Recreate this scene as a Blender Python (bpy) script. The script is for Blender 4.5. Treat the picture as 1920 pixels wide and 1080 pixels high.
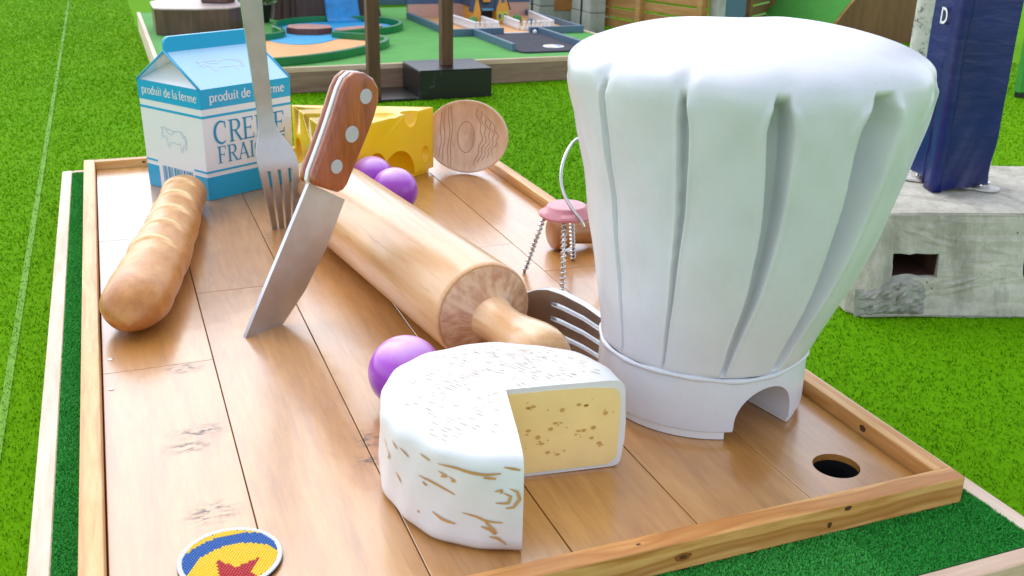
import bpy, bmesh, math, random
import numpy as np
from mathutils import Vector, Matrix, noise
random.seed(7); rng = np.random.default_rng(7)
PI = math.pi; R = math.radians
for o in list(bpy.data.objects): bpy.data.objects.remove(o)
S = bpy.context.scene
COL = S.collection

# ------------------------------------------------------------------ camera
cd = bpy.data.cameras.new('camera'); cam = bpy.data.objects.new('camera', cd); COL.objects.link(cam)
CAMPOS = Vector((0.12425, -1.61570, 1.30081))
rt = Vector((0.93181, -0.36244, 0.01913)); dn = Vector((-0.11602, -0.34740, -0.93051)); fw = Vector((0.34390, 0.86484, -0.36576))
cam.matrix_world = Matrix(((rt.x, -dn.x, -fw.x, CAMPOS.x), (rt.y, -dn.y, -fw.y, CAMPOS.y), (rt.z, -dn.z, -fw.z, CAMPOS.z), (0, 0, 0, 1)))
cd.sensor_width = 36; cd.lens = 35.569; cd.clip_start = 0.05; cd.clip_end = 500
cd.dof.use_dof = True; cd.dof.focus_distance = 2.75; cd.dof.aperture_fstop = 7.0
S.camera = cam
# ------------------------------------------------------------------ light
SUN_AZ = R(102); SUN_EL = R(52)          # direction towards the sun (azimuth from +X, counter-clockwise)
W = bpy.data.worlds.new('World'); S.world = W; W.use_nodes = True
wn = W.node_tree.nodes; wl = W.node_tree.links; wn.clear()
sky = wn.new('ShaderNodeTexSky'); sky.sky_type = 'NISHITA'; sky.sun_disc = False
sky.sun_elevation = SUN_EL; sky.sun_rotation = PI/2 - SUN_AZ; sky.air_density = 1.0; sky.dust_density = 1.2; sky.ozone_density = 1.0
hs = wn.new('ShaderNodeHueSaturation'); hs.inputs['Saturation'].default_value = 0.45
bg = wn.new('ShaderNodeBackground'); bg.inputs['Strength'].default_value = 0.15
wo = wn.new('ShaderNodeOutputWorld')
wl.new(sky.outputs[0], hs.inputs['Color']); wl.new(hs.outputs[0], bg.inputs[0]); wl.new(bg.outputs[0], wo.inputs[0])
ld = bpy.data.lights.new('sun', 'SUN'); ld.energy = 0.5; ld.angle = R(85); ld.color = (1, .975, .95)
sun = bpy.data.objects.new('sun', ld); COL.objects.link(sun)
sd = Vector((math.cos(SUN_EL)*math.cos(SUN_AZ), math.cos(SUN_EL)*math.sin(SUN_AZ), math.sin(SUN_EL)))
sun.rotation_euler = sd.to_track_quat('Z', 'Y').to_euler()
S.view_settings.view_transform = 'Standard'; S.view_settings.look = 'None'
S.view_settings.gamma = 1; S.view_settings.exposure = 1.2

# ------------------------------------------------------------------ helpers
def srgb(r, g, b):
    f = lambda c: (c/255/12.92) if c/255 <= .04045 else ((c/255+.055)/1.055)**2.4
    return (f(r), f(g), f(b), 1)
def empty(name, loc=(0, 0, 0)):
    o = bpy.data.objects.new(name, None); o.empty_display_size = .05; COL.objects.link(o); o.location = loc; return o
def tag(o, label, cat=None, group=None, kind=None):
    if label: o['label'] = label
    if cat: o['category'] = cat
    if group: o['group'] = group
    if kind: o['kind'] = kind
    return o
def thing(name, label, cat, loc=(0, 0, 0), group=None): return tag(empty(name, loc), label, cat, group)
def wloc(p):
    v = Vector((0, 0, 0))
    while p is not None: v += Vector(p.location); p = p.parent
    return v
def link(name, me, mat, parent=None, smooth=False, world=True):
    o = bpy.data.objects.new(name, me); COL.objects.link(o)
    if mat is not None:
        for m in (mat if isinstance(mat, (list, tuple)) else [mat]): me.materials.append(m)
    if smooth:
        me.polygons.foreach_set('use_smooth', [True]*len(me.polygons))
    if parent is not None:
        o.parent = parent
        if world: o.location = -wloc(parent)
    return o
def mesh(name, verts, faces, mat, parent=None, smooth=False, mi=None, fix=True):
    me = bpy.data.meshes.new(name); me.from_pydata([tuple(v) for v in verts], [], faces); me.update()
    if fix:
        bm = bmesh.new(); bm.from_mesh(me); bmesh.ops.recalc_face_normals(bm, faces=bm.faces); bm.to_mesh(me); bm.free()
    o = link(name, me, mat, parent, smooth)
    if mi: me.polygons.foreach_set('material_index', mi)
    return o
def frombm(name, bm, mat, parent=None, smooth=False, auto=None):
    me = bpy.data.meshes.new(name); bm.to_mesh(me); bm.free(); o = link(name, me, mat, parent, smooth)
    if auto: me.set_sharp_from_angle(angle=auto)
    return o
def bmbox(bm, a, b, bevel=0, seg=1):
    x0, y0, z0 = a; x1, y1, z1 = b
    v = [bm.verts.new(p) for p in ((x0,y0,z0),(x1,y0,z0),(x1,y1,z0),(x0,y1,z0),(x0,y0,z1),(x1,y0,z1),(x1,y1,z1),(x0,y1,z1))]
    f = [bm.faces.new([v[i] for i in q]) for q in ((3,2,1,0),(4,5,6,7),(0,1,5,4),(1,2,6,5),(2,3,7,6),(3,0,4,7))]
    if bevel:
        es = list({e for q in f for e in q.edges})
        bmesh.ops.bevel(bm, geom=es, offset=bevel, segments=seg, affect='EDGES', profile=.5)
def box(name, a, b, mat, parent=None, bevel=0, seg=1):
    bm = bmesh.new(); bmbox(bm, a, b, bevel, seg); return frombm(name, bm, mat, parent)
def prism(name, pts, z0, z1, mat, parent=None, bevel=0, smooth=False, seg=1, auto=None):
    bm = bmesh.new(); n = len(pts)
    A = [bm.verts.new((p[0], p[1], z0)) for p in pts]; B = [bm.verts.new((p[0], p[1], z1)) for p in pts]
    bm.faces.new(A[::-1]); bm.faces.new(B)
    for i in range(n): bm.faces.new((A[i], A[(i+1) % n], B[(i+1) % n], B[i]))
    bmesh.ops.recalc_face_normals(bm, faces=bm.faces)
    if bevel: bmesh.ops.bevel(bm, geom=[e for e in bm.edges if e.calc_face_angle(0) > .5], offset=bevel, segments=seg, affect='EDGES', profile=.5)
    return frombm(name, bm, mat, parent, smooth, auto)
def lathe_data(prof, n=48, M=None, cap=True):
    V = []; F = []
    for r, z in prof:
        for i in range(n):
            a = 2*PI*i/n; V.append(Vector((r*math.cos(a), r*math.sin(a), z)))
    m = len(prof)
    for j in range(m-1):
        for i in range(n): F.append((j*n+i, j*n+(i+1) % n, (j+1)*n+(i+1) % n, (j+1)*n+i))
    if cap: F.append(tuple(range(n))[::-1]); F.append(tuple((m-1)*n+i for i in range(n)))
    if M is not None: V = [M @ v for v in V]
    return V, F
def lathe(name, prof, mat, parent=None, n=48, M=None, auto=R(40)):
    V, F = lathe_data(prof, n, M); o = mesh(name, V, F, mat, parent, True)
    o.data.set_sharp_from_angle(angle=auto); return o
def tube(name, pts, r, mat, parent=None, n=8, closed=False):
    pts = [Vector(p) for p in pts]; V = []; F = []; m = len(pts)
    rs = r if isinstance(r, (list, tuple)) else [r]*m
    up = Vector((0, 0, 1)); prev = None
    for i, p in enumerate(pts):
        d = (pts[min(i+1, m-1)] - pts[max(i-1, 0)]).normalized()
        if prev is None: u = d.orthogonal().normalized()
        else: u = (prev - d*prev.dot(d)).normalized()
        prev = u; v = d.cross(u)
        for k in range(n):
            a = 2*PI*k/n; V.append(p + (u*math.cos(a) + v*math.sin(a))*rs[i])
    for i in range(m-1):
        for k in range(n): F.append((i*n+k, i*n+(k+1) % n, (i+1)*n+(k+1) % n, (i+1)*n+k))
    F.append(tuple(range(n))[::-1]); F.append(tuple((m-1)*n+k for k in range(n)))
    return mesh(name, V, F, mat, parent, True)
def boolean(o, cutters):
    """subtract the cutter meshes from o, keep the result as o's mesh"""
    for c in cutters:
        md = o.modifiers.new('cut', 'BOOLEAN'); md.operation = 'DIFFERENCE'; md.object = c; md.solver = 'EXACT'
    bpy.context.view_layer.update()
    dg = bpy.context.evaluated_depsgraph_get()
    me = bpy.data.meshes.new_from_object(o.evaluated_get(dg)); o.modifiers.clear()
    o.data = me
    for c in cutters: bpy.data.objects.remove(c)
    return o
def smooth_angle(o, a=R(35)):
    me = o.data; me.polygons.foreach_set('use_smooth', [True]*len(me.polygons)); me.set_sharp_from_angle(angle=a)
def sphere(name, c, r, mat, parent=None, seg=24, rings=16, scale=(1, 1, 1)):
    bm = bmesh.new(); bmesh.ops.create_uvsphere(bm, u_segments=seg, v_segments=rings, radius=r)
    for v in bm.verts: v.co = Vector((v.co.x*scale[0], v.co.y*scale[1], v.co.z*scale[2])) + Vector(c)
    return frombm(name, bm, mat, parent, True)
def ss(a, b, x):
    t = max(0, min(1, (x-a)/(b-a))); return t*t*(3-2*t)

# ------------------------------------------------------------------ materials
class G:
    def __init__(s, name):
        s.m = bpy.data.materials.new(name); s.m.use_nodes = True; s.t = s.m.node_tree; s.n = s.t.nodes; s.l = s.t.links
        s.b = s.n['Principled BSDF']
    def new(s, t, **kw):
        q = s.n.new(t)
        for k, v in kw.items(): setattr(q, k, v)
        return q
    def set(s, q, sock, v):
        if isinstance(v, bpy.types.NodeSocket): s.l.new(v, q.inputs[sock])
        else: q.inputs[sock].default_value = v
    def coord(s, scale=(1, 1, 1), rot=(0, 0, 0), rnd=0, kind='Object'):
        c = s.new('ShaderNodeTexCoord').outputs[kind]; m = s.new('ShaderNodeMapping'); s.l.new(c, m.inputs[0])
        m.inputs['Scale'].default_value = scale; m.inputs['Rotation'].default_value = rot
        if rnd:
            oi = s.new('ShaderNodeObjectInfo'); mu = s.new('ShaderNodeMath', operation='MULTIPLY'); mu.inputs[1].default_value = rnd
            s.l.new(oi.outputs['Random'], mu.inputs[0]); cx = s.new('ShaderNodeCombineXYZ')
            for i in range(3): s.l.new(mu.outputs[0], cx.inputs[i])
            s.l.new(cx.outputs[0], m.inputs['Location'])
        return m.outputs[0]
    def noise(s, vec, scale=5, detail=4, rough=.5, dist=0):
        q = s.new('ShaderNodeTexNoise'); s.l.new(vec, q.inputs['Vector'])
        for k, v in (('Scale', scale), ('Detail', detail), ('Roughness', rough), ('Distortion', dist)): q.inputs[k].default_value = v
        return q.outputs['Fac']
    def wave(s, vec, scale=5, dist=5, detail=2, dscale=1, typ='BANDS', d='X'):
        q = s.new('ShaderNodeTexWave', wave_type=typ)
        if typ == 'BANDS': q.bands_direction = d
        else: q.rings_direction = d
        s.l.new(vec, q.inputs['Vector'])
        for k, v in (('Scale', scale), ('Distortion', dist), ('Detail', detail), ('Detail Scale', dscale)): q.inputs[k].default_value = v
        return q.outputs['Fac']
    def ramp(s, f, stops, interp='LINEAR'):
        q = s.new('ShaderNodeValToRGB'); s.l.new(f, q.inputs[0]); e = q.color_ramp; e.interpolation = interp
        while len(e.elements) < len(stops): e.elements.new(.5)
        for el, (p, c) in zip(e.elements, stops):
            el.position = p; el.color = c if len(c) == 4 else (*c, 1)
        return q.outputs[0]
    def mix(s, f, a, b, mode='MIX'):
        q = s.new('ShaderNodeMix', data_type='RGBA', blend_type=mode); s.set(q, 0, f); s.set(q, 6, a); s.set(q, 7, b); return q.outputs[2]
    def math(s, op, a, b=0):
        q = s.new('ShaderNodeMath', operation=op); s.set(q, 0, a); s.set(q, 1, b); return q.outputs[0]
    def bump(s, h, strength=.2, dist=.01):
        q = s.new('ShaderNodeBump'); s.l.new(h, q.inputs['Height']); q.inputs['Strength'].default_value = strength; q.inputs['Distance'].default_value = dist
        s.l.new(q.outputs[0], s.b.inputs['Normal'])
    def fin(s, col, rough=.5, metal=0, coat=0, coatr=.1, coati=1.5, spec=.5):
        s.set(s.b, 'Base Color', col); s.set(s.b, 'Roughness', rough); s.set(s.b, 'Metallic', metal)
        s.set(s.b, 'Coat Weight', coat); s.set(s.b, 'Coat Roughness', coatr); s.set(s.b, 'Coat IOR', coati); s.set(s.b, 'Specular IOR Level', spec)
        return s.m
def v3(k): return (k, k, k, 1)
def paint(name, col, rough=.4, var=.06, scale=8, bump=.05, coat=0, bscale=60, coatr=.15):
    g = G(name); c = g.coord(); n = g.noise(c, scale, 5, .6)
    d = tuple(x*(1-var*2) for x in col[:3])+(1,); l = tuple(min(1, x*(1+var)) for x in col[:3])+(1,)
    cc = g.ramp(n, [(.3, d), (.7, l)])
    if bump: g.bump(g.noise(c, bscale, 4, .6), bump, .004)
    rr = g.math('MULTIPLY_ADD', g.noise(c, scale*2.3, 3), .15); rr.node.inputs[2].default_value = rough-.075
    return g.fin(cc, rr, coat=coat, coatr=coatr)
def wood(name, dark, mid, light, axis=1, stretch=9, scale=5, rough=.45, coat=0, coatr=.15, coati=1.5, rnd=10, rings=0, bump=.12, knots=0, fine=1.0, ringmix=.5, ringdist=7, ringcol=None):
    g = G(name); sc = [stretch]*3; sc[axis] = 1
    c = g.coord(tuple(x*scale/5 for x in sc), rnd=rnd)
    n1 = g.noise(c, 1.3, 3, .55, .6); n2 = g.noise(c, 5.5, 6, .65, .3)
    f = g.mix(.5, n1, n2)
    col = g.ramp(f, [(.32, dark), (.5, mid), (.68, light)])
    if rings:
        sc2 = [1, 1, 1]; sc2[axis] = .16
        c2 = g.coord(tuple(sc2), rnd=rnd); w = g.wave(c2, rings, ringdist, 2.0, 1.6, 'RINGS', 'XYZ'[axis])
        wr = g.ramp(w, [(.0, v3(0)), (.45, v3(.1)), (.85, v3(1)), (1, v3(.7))])
        col = g.mix(g.math('MULTIPLY', wr, ringmix), col, ringcol or dark)
    sc3 = [220*fine]*3; sc3[axis] = 4
    c3 = g.coord(tuple(sc3), rnd=rnd); p = g.noise(c3, 1, 2, .5)
    col = g.mix(g.math('MULTIPLY', g.ramp(p, [(.60, v3(0)), (.75, v3(1))]), .18), col, tuple(x*.45 for x in dark[:3])+(1,))
    if knots:
        vo = g.new('ShaderNodeTexVoronoi'); kc = [4, 4, 4]; kc[axis] = 1.9
        g.l.new(g.coord(tuple(kc), rnd=rnd), vo.inputs['Vector']); vo.inputs['Scale'].default_value = knots
        kf = g.ramp(vo.outputs['Distance'], [(.03, v3(1)), (.11, v3(0))])
        col = g.mix(kf, col, tuple(x*.35 for x in dark[:3])+(1,))
    g.bump(g.mix(.5, n2, p), bump, .002)
    return g.fin(col, rough, coat=coat, coatr=coatr, coati=coati), g, col
def metal(name, col, rough=.3, axis=2):
    g = G(name); sc = [60, 60, 60]; sc[axis] = 2; c = g.coord(tuple(sc)); n = g.noise(c, 2, 4, .6); b = g.noise(g.coord(), 9, 4, .6)
    rr = g.math('MULTIPLY_ADD', g.mix(.5, n, b), .28); rr.node.inputs[2].default_value = rough-.12
    cc = g.ramp(b, [(.3, tuple(x*.82 for x in col[:3])), (.7, col)])
    g.bump(n, .05, .001); return g.fin(cc, rr, metal=1)

MAT = {}
# deck planks: varnished plywood with scuffs
m, g, col = wood('deck_wood', srgb(162, 106, 44), srgb(188, 130, 60), srgb(202, 148, 78), 1, 8, 7, .42, 0, rings=2.6, bump=.06, rnd=7, ringmix=.22, ringdist=9, fine=.35)
geo = g.new('ShaderNodeNewGeometry'); pos = geo.outputs['Position']
def scuff(x, y, rx, ry):
    mp = g.new('ShaderNodeMapping', vector_type='POINT'); g.l.new(pos, mp.inputs[0])
    mp.inputs['Scale'].default_value = (1/rx, 1/ry, 0); mp.inputs['Location'].default_value = (-x/rx, -y/ry, 0)
    ln = g.new('ShaderNodeVectorMath', operation='LENGTH'); g.l.new(mp.outputs[0], ln.inputs[0])
    return g.ramp(ln.outputs['Value'], [(.2, v3(1)), (1, v3(0))])
msk = None
for a in ((.22, 1.17, .07, .05), (.225, .78, .09, .05), (.19, .71, .07, .04), (.22, .40, .08, .06), (.62, .60, .05, .06), (.60, .50, .05, .05), (.72, .33, .08, .08)):
    q = scuff(*a); msk = q if msk is None else g.mix(1.0, msk, q, 'LIGHTEN')
mp = g.new('ShaderNodeMapping'); g.l.new(pos, mp.inputs[0]); mp.inputs['Scale'].default_value = (22, 52, 1)
nn = g.noise(mp.outputs[0], 1.1, 7, .75)
sc_f = g.math('MULTIPLY', g.ramp(nn, [(.47, v3(0)), (.58, v3(1))]), msk)
col = g.mix(sc_f, col, srgb(44, 48, 48))
mp2 = g.new('ShaderNodeMapping'); g.l.new(pos, mp2.inputs[0])
wear = g.noise(mp2.outputs[0], 2.3, 6, .65)
g.set(g.b, 'Coat Weight', g.math('SUBTRACT', 1.0, g.math('MULTIPLY', sc_f, .85))); g.set(g.b, 'Coat IOR', 1.9)
scr = g.new('ShaderNodeMapping'); g.l.new(pos, scr.inputs[0]); scr.inputs['Scale'].default_value = (40, 5, 1); scr.inputs['Rotation'].default_value = (0, 0, .25)
wear = g.mix(.4, wear, g.noise(scr.outputs[0], 1.6, 6, .7))
cr = g.math('MULTIPLY_ADD', wear, .26); cr.node.inputs[2].default_value = .07; g.set(g.b, 'Coat Roughness', cr)
cb = g.new('ShaderNodeBump'); g.l.new(g.noise(mp2.outputs[0], 6, 3, .5), cb.inputs['Height']); cb.inputs['Strength'].default_value = .09; cb.inputs['Distance'].default_value = .02
g.l.new(cb.outputs[0], g.b.inputs['Coat Normal'])
g.set(g.b, 'Base Color', col); MAT['deck'] = m
MAT['rail_y'] = wood('pine_rail', srgb(196, 132, 64), srgb(224, 170, 104), srgb(236, 192, 134), 1, 9, 7, .5, .25, .3, rings=7, knots=.9, ringmix=.6, ringdist=4, ringcol=srgb(186, 118, 50))[0]
MAT['rail_x'] = wood('pine_rail_cross', srgb(190, 122, 52), srgb(222, 166, 96), srgb(236, 190, 126), 0, 9, 7, .5, .25, .3, rings=7, knots=.8, ringmix=.85, ringdist=5, ringcol=srgb(172, 104, 36))[0]
MAT['edge_y'] = wood('pale_board', srgb(206, 176, 150), srgb(226, 202, 180), srgb(236, 216, 198), 1, 9, 6, .6, rings=5)[0]
MAT['edge_x'] = wood('pale_board_cross', srgb(196, 160, 132), srgb(216, 184, 158), srgb(230, 204, 182), 0, 9, 6, .6, rings=5)[0]
MAT['ply_dark'] = paint('dark_underlay', srgb(120, 86, 54), .8)
MAT['far_board'] = wood('weathered_board', srgb(120, 92, 74), srgb(148, 118, 98), srgb(168, 138, 116), 0, 9, 3, .7)[0]
g = G('white_painted_plaster'); c = g.coord(); n = g.noise(c, 5, 6, .65); fn_ = g.noise(g.coord((1, 1, .35)), 34, 5, .7); fl_ = g.noise(c, 130, 3, .6)
sp_z = g.new('ShaderNodeSeparateXYZ'); g.l.new(c, sp_z.inputs[0])
hc = g.ramp(n, [(.3, (.615, .622, .672)), (.5, (.66, .667, .715)), (.7, (.685, .692, .737))])
dirt = g.math('MULTIPLY', g.ramp(g.noise(g.coord((1, 1, .5)), 9, 6, .7), [(.56, v3(0)), (.75, v3(1))]), .16)
hc = g.mix(dirt, hc, srgb(176, 172, 160)); g.bump(g.mix(.3, fn_, fl_), .26, .006)
MAT['hat'] = g.fin(hc, .36, coat=.2, coatr=.25)
MAT['hat_trim'] = paint('white_trim', (.78, .79, .80, 1), .4, .02, 9, .06)
MAT['rind'] = paint('white_rind', (.75, .755, .765, 1), .42, .03, 10, .3, .1, 26)
MAT['paste'] = paint('cheese_paste', srgb(246, 218, 150), .42, .05, 6, .12, .1, 25)
MAT['mark'] = paint('ochre_paint', srgb(196, 152, 92), .5, .08, 30, 0)
MAT['mark_pale'] = paint('pale_ochre_paint', srgb(206, 182, 142), .5, .06, 30, 0)
MAT['spot'] = paint('brown_spot_paint', srgb(208, 164, 92), .5, .05, 30, 0)
MAT['yellow'] = paint('yellow_cheese_paint', srgb(250, 200, 14), .33, .03, 5, .05, .3, 40, .2)
MAT['cyan'] = paint('blue_carton_paint', srgb(6, 166, 214), .35, .02, 5, .03, .3)
MAT['cyan_text'] = paint('blue_lettering', srgb(8, 144, 190), .4, .02, 5, 0)
MAT['paleblue'] = paint('pale_blue_carton', srgb(178, 220, 246), .35, .015, 5, .03, .3)
MAT['carton'] = paint('white_carton', (.80, .81, .84, 1), .35, .012, 5, .03, .3)
MAT['lineart'] = paint('pale_line', srgb(168, 196, 214), .4, .02, 5, 0)
MAT['white'] = paint('white_paint', (.82, .82, .82, 1), .4, .02, 9, .03)
MAT['steel'] = metal('brushed_steel', (.54, .55, .58, 1), .40)
MAT['steel_x'] = metal('brushed_steel_blade', (.68, .69, .73, 1), .5, 0)
MAT['steel_bright'] = metal('bright_steel', (.75, .75, .75, 1), .2)
MAT['rivet'] = paint('grey_rivet', srgb(186, 190, 190), .4, .03, 20, .03)
MAT['handle'] = wood('knife_handle_wood', srgb(126, 58, 24), srgb(160, 82, 40), srgb(184, 104, 56), 2, 10, 8, .35, .6, .15, rings=0, bump=.08, rnd=0)[0]
m, g, col = wood('rolling_pin_wood', srgb(206, 150, 98), srgb(218, 168, 116), srgb(226, 182, 134), 2, 8, 5, .35, .7, .22, rnd=0, bump=.03)
st = g.noise(g.coord((62, 62, 3.2)), 1.6, 4, .65); ms = g.noise(g.coord((2, 2, 1)), 2.4, 3)
col2 = g.mix(g.math('MULTIPLY', g.ramp(st, [(.56, v3(0)), (.68, v3(1))]), g.ramp(ms, [(.45, v3(0)), (.65, v3(.6))])), col, srgb(176, 116, 68)); g.set(g.b, 'Base Color', col2)
MAT['pin'] = m
g = G('pin_end_grain'); c = g.coord()
sp = g.new('ShaderNodeSeparateXYZ'); g.l.new(c, sp.inputs[0])
an = g.math('ARCTAN2', sp.outputs[1], sp.outputs[0]); cx = g.new('ShaderNodeCombineXYZ'); g.l.new(an, cx.inputs[0])
rad = g.new('ShaderNodeVectorMath', operation='LENGTH'); g.l.new(c, rad.inputs[0]); rr = g.math('MULTIPLY', rad.outputs['Value'], 5); g.l.new(rr, cx.inputs[1])
n = g.noise(cx.outputs[0], 5.5, 4, .6, .3); n2 = g.noise(c, 18, 3)
MAT['pin_end'] = g.fin(g.ramp(g.mix(.35, n, n2), [(.36, srgb(178, 124, 86)), (.46, srgb(196, 144, 104)), (.55, srgb(212, 168, 128)), (.7, srgb(224, 184, 144))]), .35, coat=.7, coatr=.2)
MAT['pin_handle'] = wood('pin_handle_wood', srgb(198, 142, 88), srgb(220, 172, 118), srgb(232, 194, 146), 2, 7, 7, .32, .8, .18, rnd=0, rings=3, bump=.03)[0]
MAT['spoon'] = wood('spoon_wood', srgb(204, 154, 116), srgb(226, 184, 148), srgb(236, 202, 170), 2, 5, 6, .4, .5, .25, rnd=0, bump=.05)[0]
MAT['spoon_line'] = paint('spoon_grain_paint', srgb(164, 112, 78), .5, .1, 20, 0)
m, g, col = wood('cork_paint', srgb(140, 86, 44), srgb(178, 118, 66), srgb(196, 140, 86), 2, .25, 20, .4, .6, .2, rnd=0); MAT['cork'] = m
MAT['pink'] = paint('pink_cap_paint', srgb(206, 130, 138), .4, .05, 9, .05, .3)
MAT['tgreen'] = paint('short_turf_base', srgb(36, 126, 48), .9, .2, 60, .2)
MAT['green_kerb'] = paint('green_kerb_paint', srgb(10, 120, 60), .35, .06, 6, .04, .3)
MAT['carpet'] = paint('green_carpet', srgb(84, 158, 72), .9, .08, 3, .2, 0, 200)
MAT['sand'] = paint('sand_carpet', srgb(226, 172, 118), .9, .08, 2, .15, 0, 150)
MAT['pond'] = paint('blue_carpet', srgb(38, 160, 214), .6, .10, 6, .15, 0, 60)
MAT['fall'] = paint('blue_waterfall', srgb(20, 140, 206), .45, .16, 14, .3, .3, 40)
MAT['step'] = paint('red_brown_step', srgb(176, 132, 120), .7, .1, 5, .1)
MAT['step_side'] = paint('step_side', srgb(112, 66, 58), .6, .1, 5, .1)
MAT['rock'] = wood('brown_stump', srgb(62, 40, 34), srgb(88, 58, 48), srgb(112, 80, 66), 2, 7, 3, .4, .4, .2, rnd=3)[0]
MAT['rock_top'] = paint('pale_top', srgb(196, 178, 172), .45, .08, 4, .1)
MAT['stump'] = wood('dark_stump', srgb(44, 24, 22), srgb(66, 38, 34), srgb(86, 54, 48), 2, 6, 4, .45, rnd=3)[0]
MAT['slate'] = paint('slate_blue_paint', srgb(84, 112, 134), .45, .06, 4, .05)
MAT['navy_wall'] = paint('slate_wall', srgb(72, 98, 134), .6, .06, 3, .05)
MAT['pinkwall'] = paint('dusty_pink_wall', srgb(206, 166, 152), .6, .06, 3, .05)
MAT['asphalt'] = paint('dark_felt', srgb(66, 66, 76), .95, .15, 30, .3, 0, 250)
MAT['black'] = paint('black_rubber', srgb(24, 24, 26), .5, .1, 9, .05)
g = G('black_marble_laminate'); c = g.coord(); w = g.noise(c, 2.2, 6, .6, 1.2)
vein = g.ramp(g.math('ABSOLUTE', g.math('SUBTRACT', w, .5)), [(.0, v3(1)), (.004, v3(0))])
mk = g.ramp(g.noise(g.coord(), 3.1, 2), [(.58, v3(0)), (.66, v3(1))])
MAT['marble'] = g.fin(g.mix(g.math('MULTIPLY', vein, mk), srgb(30, 30, 32), srgb(170, 170, 172)), .28)
MAT['post'] = wood('stained_post', srgb(64, 38, 18), srgb(90, 56, 28), srgb(110, 72, 40), 2, 9, 4, .55, rnd=5, knots=.5)[0]
MAT['orange'] = paint('orange_wall', srgb(222, 158, 62), .5, .06, 9, .05)
MAT['lime'] = paint('lime_wall', srgb(196, 196, 70), .5, .06, 9, .05)
MAT['roof'] = paint('slate_roof', srgb(62, 78, 102), .6, .12, 20, .2)
MAT['trim_blue'] = paint('light_blue_trim', srgb(90, 150, 184), .5)
MAT['dark'] = paint('dark_opening', srgb(20, 16, 16), .8, 0, 5, 0)
MAT['leaf'] = paint('plant_leaf', srgb(70, 140, 50), .5, .2, 30, .1)
MAT['slat'] = wood('fence_slat', srgb(150, 100, 52), srgb(186, 134, 78), srgb(206, 158, 102), 0, 9, 4, .6, rnd=9, knots=.6)[0]
MAT['slat_dark'] = wood('fence_slat_far', srgb(112, 78, 46), srgb(142, 104, 66), srgb(160, 124, 86), 0, 9, 4, .6, rnd=9)[0]
MAT['plywood'] = wood('brown_plywood', srgb(96, 56, 26), srgb(122, 76, 40), srgb(140, 92, 54), 2, 7, 3, .45, .3, .3, rnd=3)[0]
MAT['ply_orange'] = wood('orange_plywood', srgb(156, 98, 50), srgb(190, 128, 70), srgb(206, 148, 90), 0, 3, 4, .6, rnd=3, rings=3)[0]
MAT['ramp_green'] = paint('ramp_carpet', srgb(66, 150, 52), .9, .06, 20, .2, 0, 200)
def concrete(name, a, b, stain=.5):
    g = G(name); c = g.coord(); n = g.noise(c, 3.5, 8, .65); n2 = g.noise(c, 30, 5, .7)
    st = g.noise(g.coord((7, 7, .9)), 1.2, 5, .65)
    col = g.ramp(g.mix(.35, n, n2), [(.35, a), (.62, b)])
    col = g.mix(g.math('MULTIPLY', g.ramp(st, [(.48, v3(0)), (.68, v3(1))]), stain), col, tuple(x*.52 for x in a[:3])+(1,))
    vo = g.new('ShaderNodeTexVoronoi'); g.l.new(c, vo.inputs['Vector']); vo.inputs['Scale'].default_value = 24
    pit = g.math('MULTIPLY', g.ramp(vo.outputs['Distance'], [(.06, v3(1)), (.14, v3(0))]), g.ramp(g.noise(c, 8, 3), [(.5, v3(0)), (.62, v3(1))]))
    col = g.mix(pit, col, srgb(90, 86, 78)); h = g.mix(.4, n2, pit, 'SUBTRACT')
    g.bump(h, .45, .01); return g.fin(col, .85, spec=.3)
MAT['concrete'] = concrete('cast_concrete', srgb(166, 161, 147), srgb(210, 205, 190), .6)
MAT['concrete_block'] = concrete('grey_block', srgb(150, 150, 146), srgb(186, 186, 180), .2)
MAT['rubble'] = concrete('broken_concrete', srgb(128, 126, 118), srgb(176, 174, 164), .5)
g = G('navy_vinyl'); c = g.coord(); n = g.noise(g.coord((3, 3, 9), (.5, .35, .2)), 2.2, 4, .55, .4)
g.bump(n, .11, .03); MAT['vinyl'] = g.fin(g.ramp(g.noise(c, 3, 3), [(.3, srgb(2, 16, 80)), (.7, srgb(2, 26, 106))]), .36)
g = G('weathered_white_pole'); c = g.coord(); n = g.noise(c, 26, 6, .7)
MAT['pole'] = g.fin(g.ramp(n, [(.36, srgb(98, 94, 88)), (.46, srgb(196, 192, 184)), (.7, srgb(216, 212, 206))]), .7)
# synthetic grass
def rolls(g, pos):
    sx_ = g.new('ShaderNodeSeparateXYZ'); g.l.new(pos, sx_.inputs[0])
    k = g.math('FLOOR', g.math('DIVIDE', g.math('ADD', sx_.outputs[0], .3), 1.835))
    wn_ = g.new('ShaderNodeTexWhiteNoise', noise_dimensions='1D'); g.l.new(g.math('ADD', k, 3.0), wn_.inputs['W'])
    return g.math('MULTIPLY', g.math('SUBTRACT', wn_.outputs['Value'], .5), .22)
def turf(name, dark, mid, light, trans=0):
    g = G(name); at = g.new('ShaderNodeAttribute', attribute_name='shade'); pos = g.new('ShaderNodeNewGeometry').outputs['Position']
    mp = g.new('ShaderNodeMapping'); g.l.new(pos, mp.inputs[0]); mp.inputs['Scale'].default_value = (1, .7, 0)
    pt = g.noise(mp.outputs[0], 1.1, 5, .6)
    f = g.math('ADD', g.math('ADD', g.math('MULTIPLY', at.outputs['Fac'], .6), g.math('MULTIPLY', pt, .55)), rolls(g, pos))
    return g.fin(g.ramp(f, [(.15, dark), (.52, mid), (.95, light)]), .7, spec=.08)
MAT['blade'] = turf('turf_blade', srgb(78, 134, 0), srgb(102, 160, 0), srgb(138, 188, 10))
MAT['pile'] = turf('short_pile', srgb(34, 126, 42), srgb(48, 156, 58), srgb(86, 182, 84))
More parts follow.
